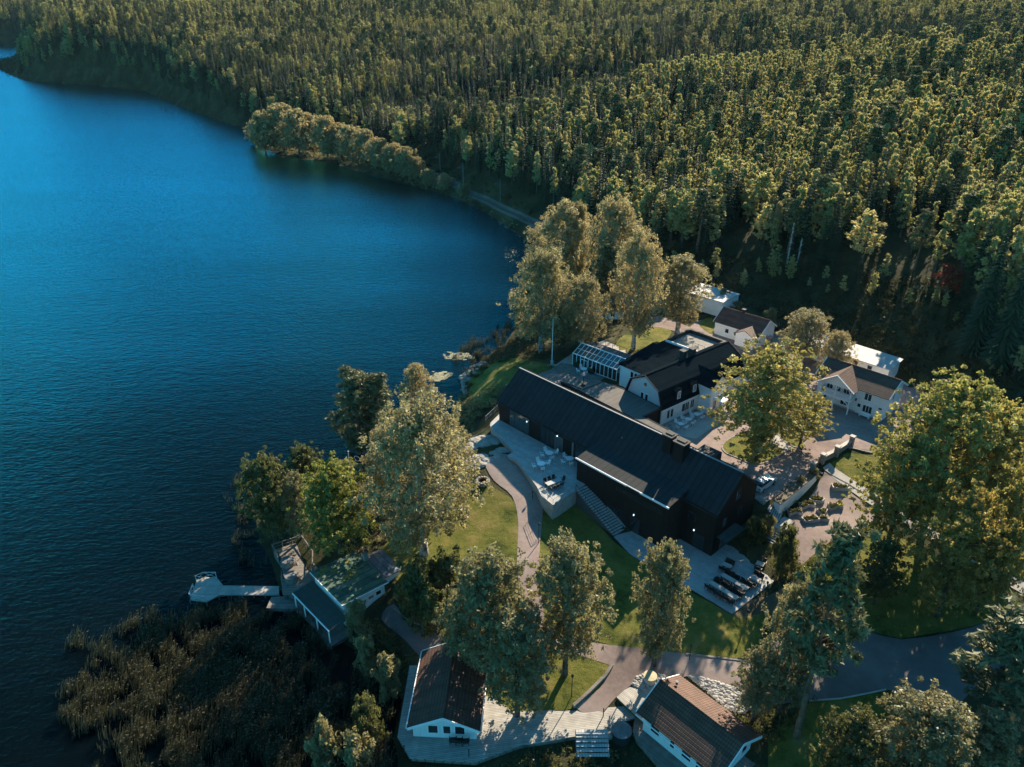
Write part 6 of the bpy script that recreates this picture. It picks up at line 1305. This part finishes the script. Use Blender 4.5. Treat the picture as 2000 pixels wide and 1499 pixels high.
def gn_forest(name, pts, kinds, srcs, label):
    me = bpy.data.meshes.new(name); me.vertices.add(len(pts)); me.vertices.foreach_set('co', pts[:, :3].astype(np.float32).ravel())
    at = me.attributes.new('sc', 'FLOAT', 'POINT'); at.data.foreach_set('value', pts[:, 3].astype(np.float32))
    at = me.attributes.new('rz', 'FLOAT', 'POINT'); at.data.foreach_set('value', TRNG.uniform(0, 6.28, len(pts)).astype(np.float32))
    sub = kinds * 3 + TRNG.integers(0, 3, len(pts)); at = me.attributes.new('kd', 'INT', 'POINT'); at.data.foreach_set('value', sub.astype(np.int32))
    me.update(); o = bpy.data.objects.new(name, me); COL.objects.link(o)
    ng = bpy.data.node_groups.new(name, 'GeometryNodeTree'); ng.interface.new_socket('Geometry', in_out='INPUT', socket_type='NodeSocketGeometry'); ng.interface.new_socket('Geometry', in_out='OUTPUT', socket_type='NodeSocketGeometry')
    N = ng.nodes; L = ng.links; gi = N.new('NodeGroupInput'); go_ = N.new('NodeGroupOutput'); jn = N.new('GeometryNodeJoinGeometry')
    def attr(nm, ty):
        a = N.new('GeometryNodeInputNamedAttribute'); a.data_type = ty; a.inputs['Name'].default_value = nm; return a.outputs['Attribute']
    sc, rz, kd = attr('sc', 'FLOAT'), attr('rz', 'FLOAT'), attr('kd', 'INT')
    cb = N.new('ShaderNodeCombineXYZ'); L.new(rz, cb.inputs['Z']); er = N.new('FunctionNodeEulerToRotation'); L.new(cb.outputs[0], er.inputs[0])
    for k, objs in enumerate(srcs):
        for m_ in range(3):
            root = objs[m_ % len(objs)]
            cmp = N.new('FunctionNodeCompare'); cmp.data_type = 'INT'; cmp.operation = 'EQUAL'; L.new(kd, cmp.inputs['A'] if False else [s_ for s_ in cmp.inputs if s_.type == 'INT'][0]); [s_ for s_ in cmp.inputs if s_.type == 'INT'][1].default_value = k * 3 + m_
            for ch in root.children:
                oi = N.new('GeometryNodeObjectInfo'); oi.transform_space = 'ORIGINAL'; oi.inputs['Object'].default_value = ch; oi.inputs['As Instance'].default_value = True
                ip = N.new('GeometryNodeInstanceOnPoints'); L.new(gi.outputs[0], ip.inputs['Points']); L.new(cmp.outputs[0], ip.inputs['Selection']); L.new(oi.outputs['Geometry'], ip.inputs['Instance']); L.new(er.outputs[0], ip.inputs['Rotation']); L.new(sc, ip.inputs['Scale']); L.new(ip.outputs[0], jn.inputs[0])
    L.new(jn.outputs[0], go_.inputs[0]); md = o.modifiers.new('instances', 'NODES'); md.node_group = ng
    return tag(o, label, 'forest', None, 'stuff')
gn_forest('forest', rest, rk, [first[0][:3], first[1][:3], first[2][:3], first[3][:2] + first[3][:1]], 'far part of the mixed spruce and birch forest covering the hills')
print('FOREST', len(allp), 'rest', len(rest))

for k in range(64):   # young growth in front of the forest edge
    col = TRNG.uniform(1120, 1990); lo = np.interp(col, [1120, 1300, 1500, 1700, 1850, 1990], [455, 500, 515, 535, 580, 730]); g_ = G(col, lo + TRNG.uniform(2, 60) ** 1.0)
    kd = ['spruce', 'fbirch', 'fdec', 'fbirch'][k % 4]; h = TRNG.uniform(2.5, 7)
    plant(kd, g_.x, g_.y, g_.z - .1, h, h * .2, ['young spruce on the cleared slope before the forest', 'young birch on the cleared slope before the forest', 'young broadleaf tree on the cleared slope before the forest', 'young birch on the cleared slope before the forest'][k % 4], 'tree', ['young spruces on the slope', 'young birches on the slope', 'young broadleaf trees on the slope', 'young birches on the slope'][k % 4])
# ------------------------------------------------------------------ low growth
def bushes(name, pts, count, s0, s1, per, lsize, mat, label, exclude=(), hfac=.7, cl=5):
    poly = [G(a, b_)[:2] for a, b_ in pts]; A = np.array(poly); mn, mx = A.min(0), A.max(0); x = TRNG.uniform(mn[0], mx[0], count * 5); y = TRNG.uniform(mn[1], mx[1], count * 5)
    ok = (sdf(poly, x, y) > 0) & (sdf(shore_poly, x, y) > .3)
    for e in exclude: ok &= sdf(e, x, y) < -.3
    x, y = x[ok][:count], y[ok][:count]; z = Z(x, y); s = TRNG.uniform(s0, s1, len(x)) * TRNG.uniform(.6, 1.2, len(x))
    C = np.repeat(np.stack([x, y, z + s * hfac * .5], 1), cl, 0) + TRNG.normal(size=(len(x) * cl, 3)) * np.repeat(s, cl)[:, None] * [.45, .45, .25]
    S = np.repeat(s, cl)[:, None] * [.5, .5, .42]; tc = np.clip(np.repeat(TRNG.random(len(x)), cl) + TRNG.normal(size=len(C)) * .15, 0, 1)
    V, F, t = leaf_arrays(C, per, S, lsize, TRNG, tone_c=tc)
    o = bpy.data.objects.new(name, np_mesh(name, V, F, [mat], tone=t)); COL.objects.link(o); return tag(o, label, 'undergrowth', None, 'stuff')
bushes('slope_scrub', [(1085, 480), (1110, 440), (1250, 486), (1450, 505), (1650, 522), (1850, 548), (1910, 620), (1990, 720), (2150, 860), (2100, 980), (2000, 915), (1900, 830), (1800, 755), (1730, 700), (1640, 655), (1520, 625), (1440, 595), (1350, 560), (1200, 520)], 1500, .6, 1.9, 9, .2, 'scrub_leaf', 'dark scrub on the cleared slope between forest and houses')
bushes('railway_scrub', [(780, 292), (860, 322), (1000, 380), (1110, 440), (1120, 462), (1050, 428), (960, 386), (850, 334), (770, 305)], 260, .6, 1.6, 9, .3, 'scrub_leaf', 'low scrub above the railway')
bushes('shore_growth', [(760, 325), (840, 352), (900, 378), (960, 408), (1045, 452), (1090, 480), (1045, 500), (1025, 470), (965, 428), (910, 400), (870, 384), (780, 360)], 230, .4, 1.3, 9, .25, 'leaf_olive', 'bushes on the embankment between railway and lake')
bushes('shore_growth', [(862, 850), (880, 805), (905, 775), (925, 780), (990, 752), (975, 790), (930, 830), (905, 860), (880, 880)], 260, .4, 1.1, 10, .13, 'leaf_olive', 'shrubs and tall grass on the shore bank by the hall gable')
bushes('shore_growth', [(900, 745), (935, 700), (1000, 640), (1060, 680), (1080, 705), (1020, 700), (960, 712), (930, 745), (915, 775)], 220, .4, 1.2, 10, .15, 'scrub_leaf', 'reddish undergrowth along the shore beneath the birches')
bushes('shore_growth', [(1000, 600), (1040, 500), (1100, 520), (1200, 560), (1180, 620), (1130, 660), (1060, 690), (1005, 650)], 240, .5, 1.4, 10, .17, 'scrub_leaf', 'undergrowth beneath the lakeside birch cluster')
bushes('spit_growth', [(495, 285), (540, 300), (640, 314), (740, 340), (800, 356), (870, 376), (880, 366), (800, 338), (700, 300), (600, 268), (510, 262)], 330, 1.0, 2.6, 10, .3, 'leaf_olive', 'bushes down to the water along the wooded spit')
bushes('point_growth', [(490, 1000), (520, 940), (640, 900), (760, 875), (830, 860), (880, 900), (880, 950), (800, 1000), (745, 1075), (690, 1090), (640, 1060), (600, 1050), (530, 1060)], 330, .3, .9, 10, .12, 'leaf_olive', 'undergrowth beneath the trees of the point')
bushes('point_growth', [(1535, 1050), (1560, 1110), (1600, 1075), (1650, 1040), (1720, 1022), (1660, 1080), (1600, 1130), (1540, 1140), (1510, 1110)], 110, .3, .9, 10, .12, 'bed_leaf', 'garden bushes below the kitchen garden')
bushes('wall_bed', [(1520, 1000), (1590, 938), (1604, 930), (1560, 970), (1533, 1005)], 50, .2, .5, 10, .1, 'bed_leaf', 'planting at the foot of the retaining wall')
bushes('slope_bushes', [(1450, 1050), (1490, 1005), (1520, 1020), (1500, 1040), (1470, 1075)], 40, .4, .9, 10, .13, 'leaf_dark', 'dark bushes between hall gable and garden stairs')
bushes('lakeside_thicket', [(640, 1240), (700, 1215), (760, 1240), (800, 1290), (790, 1360), (775, 1420), (770, 1499), (740, 1499), (720, 1330)], 150, .5, 1.3, 11, .14, 'leaf_dark', 'dark thicket between reeds and shore cottage')
bushes('lakeside_thicket', [(1500, 1330), (1590, 1372), (1500, 1470), (1420, 1400), (1440, 1370)], 60, .4, 1.0, 11, .13, 'leaf_dark', 'dark low bushes beside the tiled roof cottage')
bushes('lakeside_thicket', [(930, 1499), (1060, 1462), (1120, 1450), (1190, 1462), (1200, 1499), (1100, 1540), (940, 1540)], 70, .3, .9, 11, .12, 'leaf_dark', 'weeds under the deck edge')
# reeds
def reeds(name, pts, count, h0, h1, label, dens=None, lean=.22):
    poly = [P(a, b_, 0)[:2] for a, b_ in pts]; A = np.array(poly); mn, mx = A.min(0), A.max(0); x = TRNG.uniform(mn[0], mx[0], count * 4); y = TRNG.uniform(mn[1], mx[1], count * 4)
    nz = np.sin(x * .9 + 2 * np.sin(y * .37)) * np.sin(y * .7 + 1.5 * np.sin(x * .31)); d = sdf(poly, x, y); ok = (d > 0) & (TRNG.random(len(x)) < np.clip(.02 + .45 * nz + d * .065, .01, 1))
    x, y = x[ok][:count], y[ok][:count]; z0 = np.maximum(Z(x, y), -.2)
    hc = np.repeat(TRNG.uniform(h0, h1, len(x)), 1); nb = 11; X = np.repeat(x, nb) + TRNG.normal(size=len(x) * nb) * .28; Y = np.repeat(y, nb) + TRNG.normal(size=len(x) * nb) * .28; Z0 = np.repeat(z0, nb); Hh = np.repeat(hc, nb) * TRNG.uniform(.6, 1.1, len(X))
    la = TRNG.normal(size=len(X)) * .7 + .5; lx = Hh * lean * np.cos(la) + .0; ly = Hh * lean * np.sin(la); w = TRNG.uniform(.02, .045, len(X)); wa = TRNG.uniform(0, 3.14, len(X)); wx, wy = w * np.cos(wa), w * np.sin(wa)
    p0 = np.stack([X, Y, Z0 - .1], 1); p1 = np.stack([X + lx * .4, Y + ly * .4, Z0 + Hh * .6], 1); p2 = np.stack([X + lx, Y + ly, Z0 + Hh], 1); W = np.stack([wx, wy, w * 0], 1)
    V = np.stack([p0 - W, p0 + W, p1 + W, p1 - W, p1 - W * .9, p1 + W * .9, p2 + W * .3, p2 - W * .3], 1).reshape(-1, 3); F = np.arange(len(X) * 8).reshape(-1, 4)
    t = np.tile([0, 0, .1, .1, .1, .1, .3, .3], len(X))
    s = TRNG.random(len(X)) < .14; q = p2[s]; k = len(q); pw = np.stack([-wy[s], wx[s], 0 * wx[s]], 1) / w[s][:, None] * .07; dn = np.stack([lx[s] * .12 + .05, ly[s] * .12, -.02 * np.ones(k)], 1)
    V2 = np.stack([q - dn * .3, q + pw + dn * .5 - [0, 0, .12], q + dn * 2.4 + [0, 0, .12], q - pw + dn * .5 - [0, 0, .12]], 1).reshape(-1, 3); F2 = np.arange(k * 4).reshape(-1, 4) + len(V)
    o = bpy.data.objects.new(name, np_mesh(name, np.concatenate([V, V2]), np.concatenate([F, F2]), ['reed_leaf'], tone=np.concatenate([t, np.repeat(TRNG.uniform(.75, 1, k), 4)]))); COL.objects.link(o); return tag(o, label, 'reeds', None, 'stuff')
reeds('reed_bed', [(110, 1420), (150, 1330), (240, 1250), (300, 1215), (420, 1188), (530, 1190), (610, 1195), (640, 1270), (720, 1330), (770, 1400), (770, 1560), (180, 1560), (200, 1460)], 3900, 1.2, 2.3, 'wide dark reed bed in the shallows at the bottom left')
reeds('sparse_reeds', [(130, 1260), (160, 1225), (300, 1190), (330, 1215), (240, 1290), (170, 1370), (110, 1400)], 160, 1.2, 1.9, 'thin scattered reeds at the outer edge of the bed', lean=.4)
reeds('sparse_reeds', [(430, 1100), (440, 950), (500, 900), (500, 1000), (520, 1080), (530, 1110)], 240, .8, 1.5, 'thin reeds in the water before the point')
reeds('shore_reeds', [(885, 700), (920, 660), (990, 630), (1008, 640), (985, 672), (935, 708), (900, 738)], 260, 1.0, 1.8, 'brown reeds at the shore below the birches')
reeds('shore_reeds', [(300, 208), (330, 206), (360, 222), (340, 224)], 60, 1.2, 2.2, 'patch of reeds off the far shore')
def lilies(pts, count, label):
    poly = [P(a, b_, 0)[:2] for a, b_ in pts]; A = np.array(poly); mn, mx = A.min(0), A.max(0); b = MB(); k = 0; x = TRNG.uniform(mn[0], mx[0], count * 5); y = TRNG.uniform(mn[1], mx[1], count * 5); ok = (sdf(poly, x, y) + 1.2 * np.sin(x * 2.3) * np.sin(y * 1.9)) > .2
    for a, c in list(zip(x[ok], y[ok]))[:count]:
        r_ = random.uniform(.09, .2); a0 = random.uniform(0, 6); b.add([(a + r_ * math.cos(a0 + i * .8), c + r_ * math.sin(a0 + i * .8), .03 + random.uniform(0, .03)) for i in range(8)], [tuple(range(8))])
    return tag(b.build('lily_pads', 'lily'), label, 'lily pads', None, 'stuff')
lilies(smooth_poly([(866, 693), (890, 688), (920, 691), (925, 700), (895, 704), (872, 701)]), 380, 'yellowish lily pads floating farther from the shore corner'); lilies(smooth_poly([(836, 733), (862, 726), (885, 732), (872, 742), (850, 745)]), 420, 'yellowish lily pads floating just above the pines')
lilies(smooth_poly([(985, 488), (1000, 482), (1015, 500), (1005, 512), (992, 508)]), 60, 'few scattered lily pads near the railway bend')

bushes('far_point_growth', [(60, 157), (15, 146), (-12, 132), (5, 117), (30, 112), (40, 130)], 110, 2, 5, 10, .7, 'scrub_leaf', 'low dark bushes at the tip of the far wooded point')

hz = MB().box(-3300, 3300, -120, 4350, -5.5, 150).build('haze', 'white_paint'); hm = bpy.data.materials.new('haze'); hm.use_nodes = True; hm.node_tree.nodes.clear()
pv = hm.node_tree.nodes.new('ShaderNodeVolumePrincipled'); pv.inputs['Color'].default_value = (0.55, 0.85, 1.0, 1); pv.inputs['Density'].default_value = 0.00002
ho = hm.node_tree.nodes.new('ShaderNodeOutputMaterial'); hm.node_tree.links.new(pv.outputs[0], ho.inputs['Volume']); hz.data.materials[0] = hm
tag(hz, 'thin blue haze over lake and hills', 'haze', None, 'stuff')
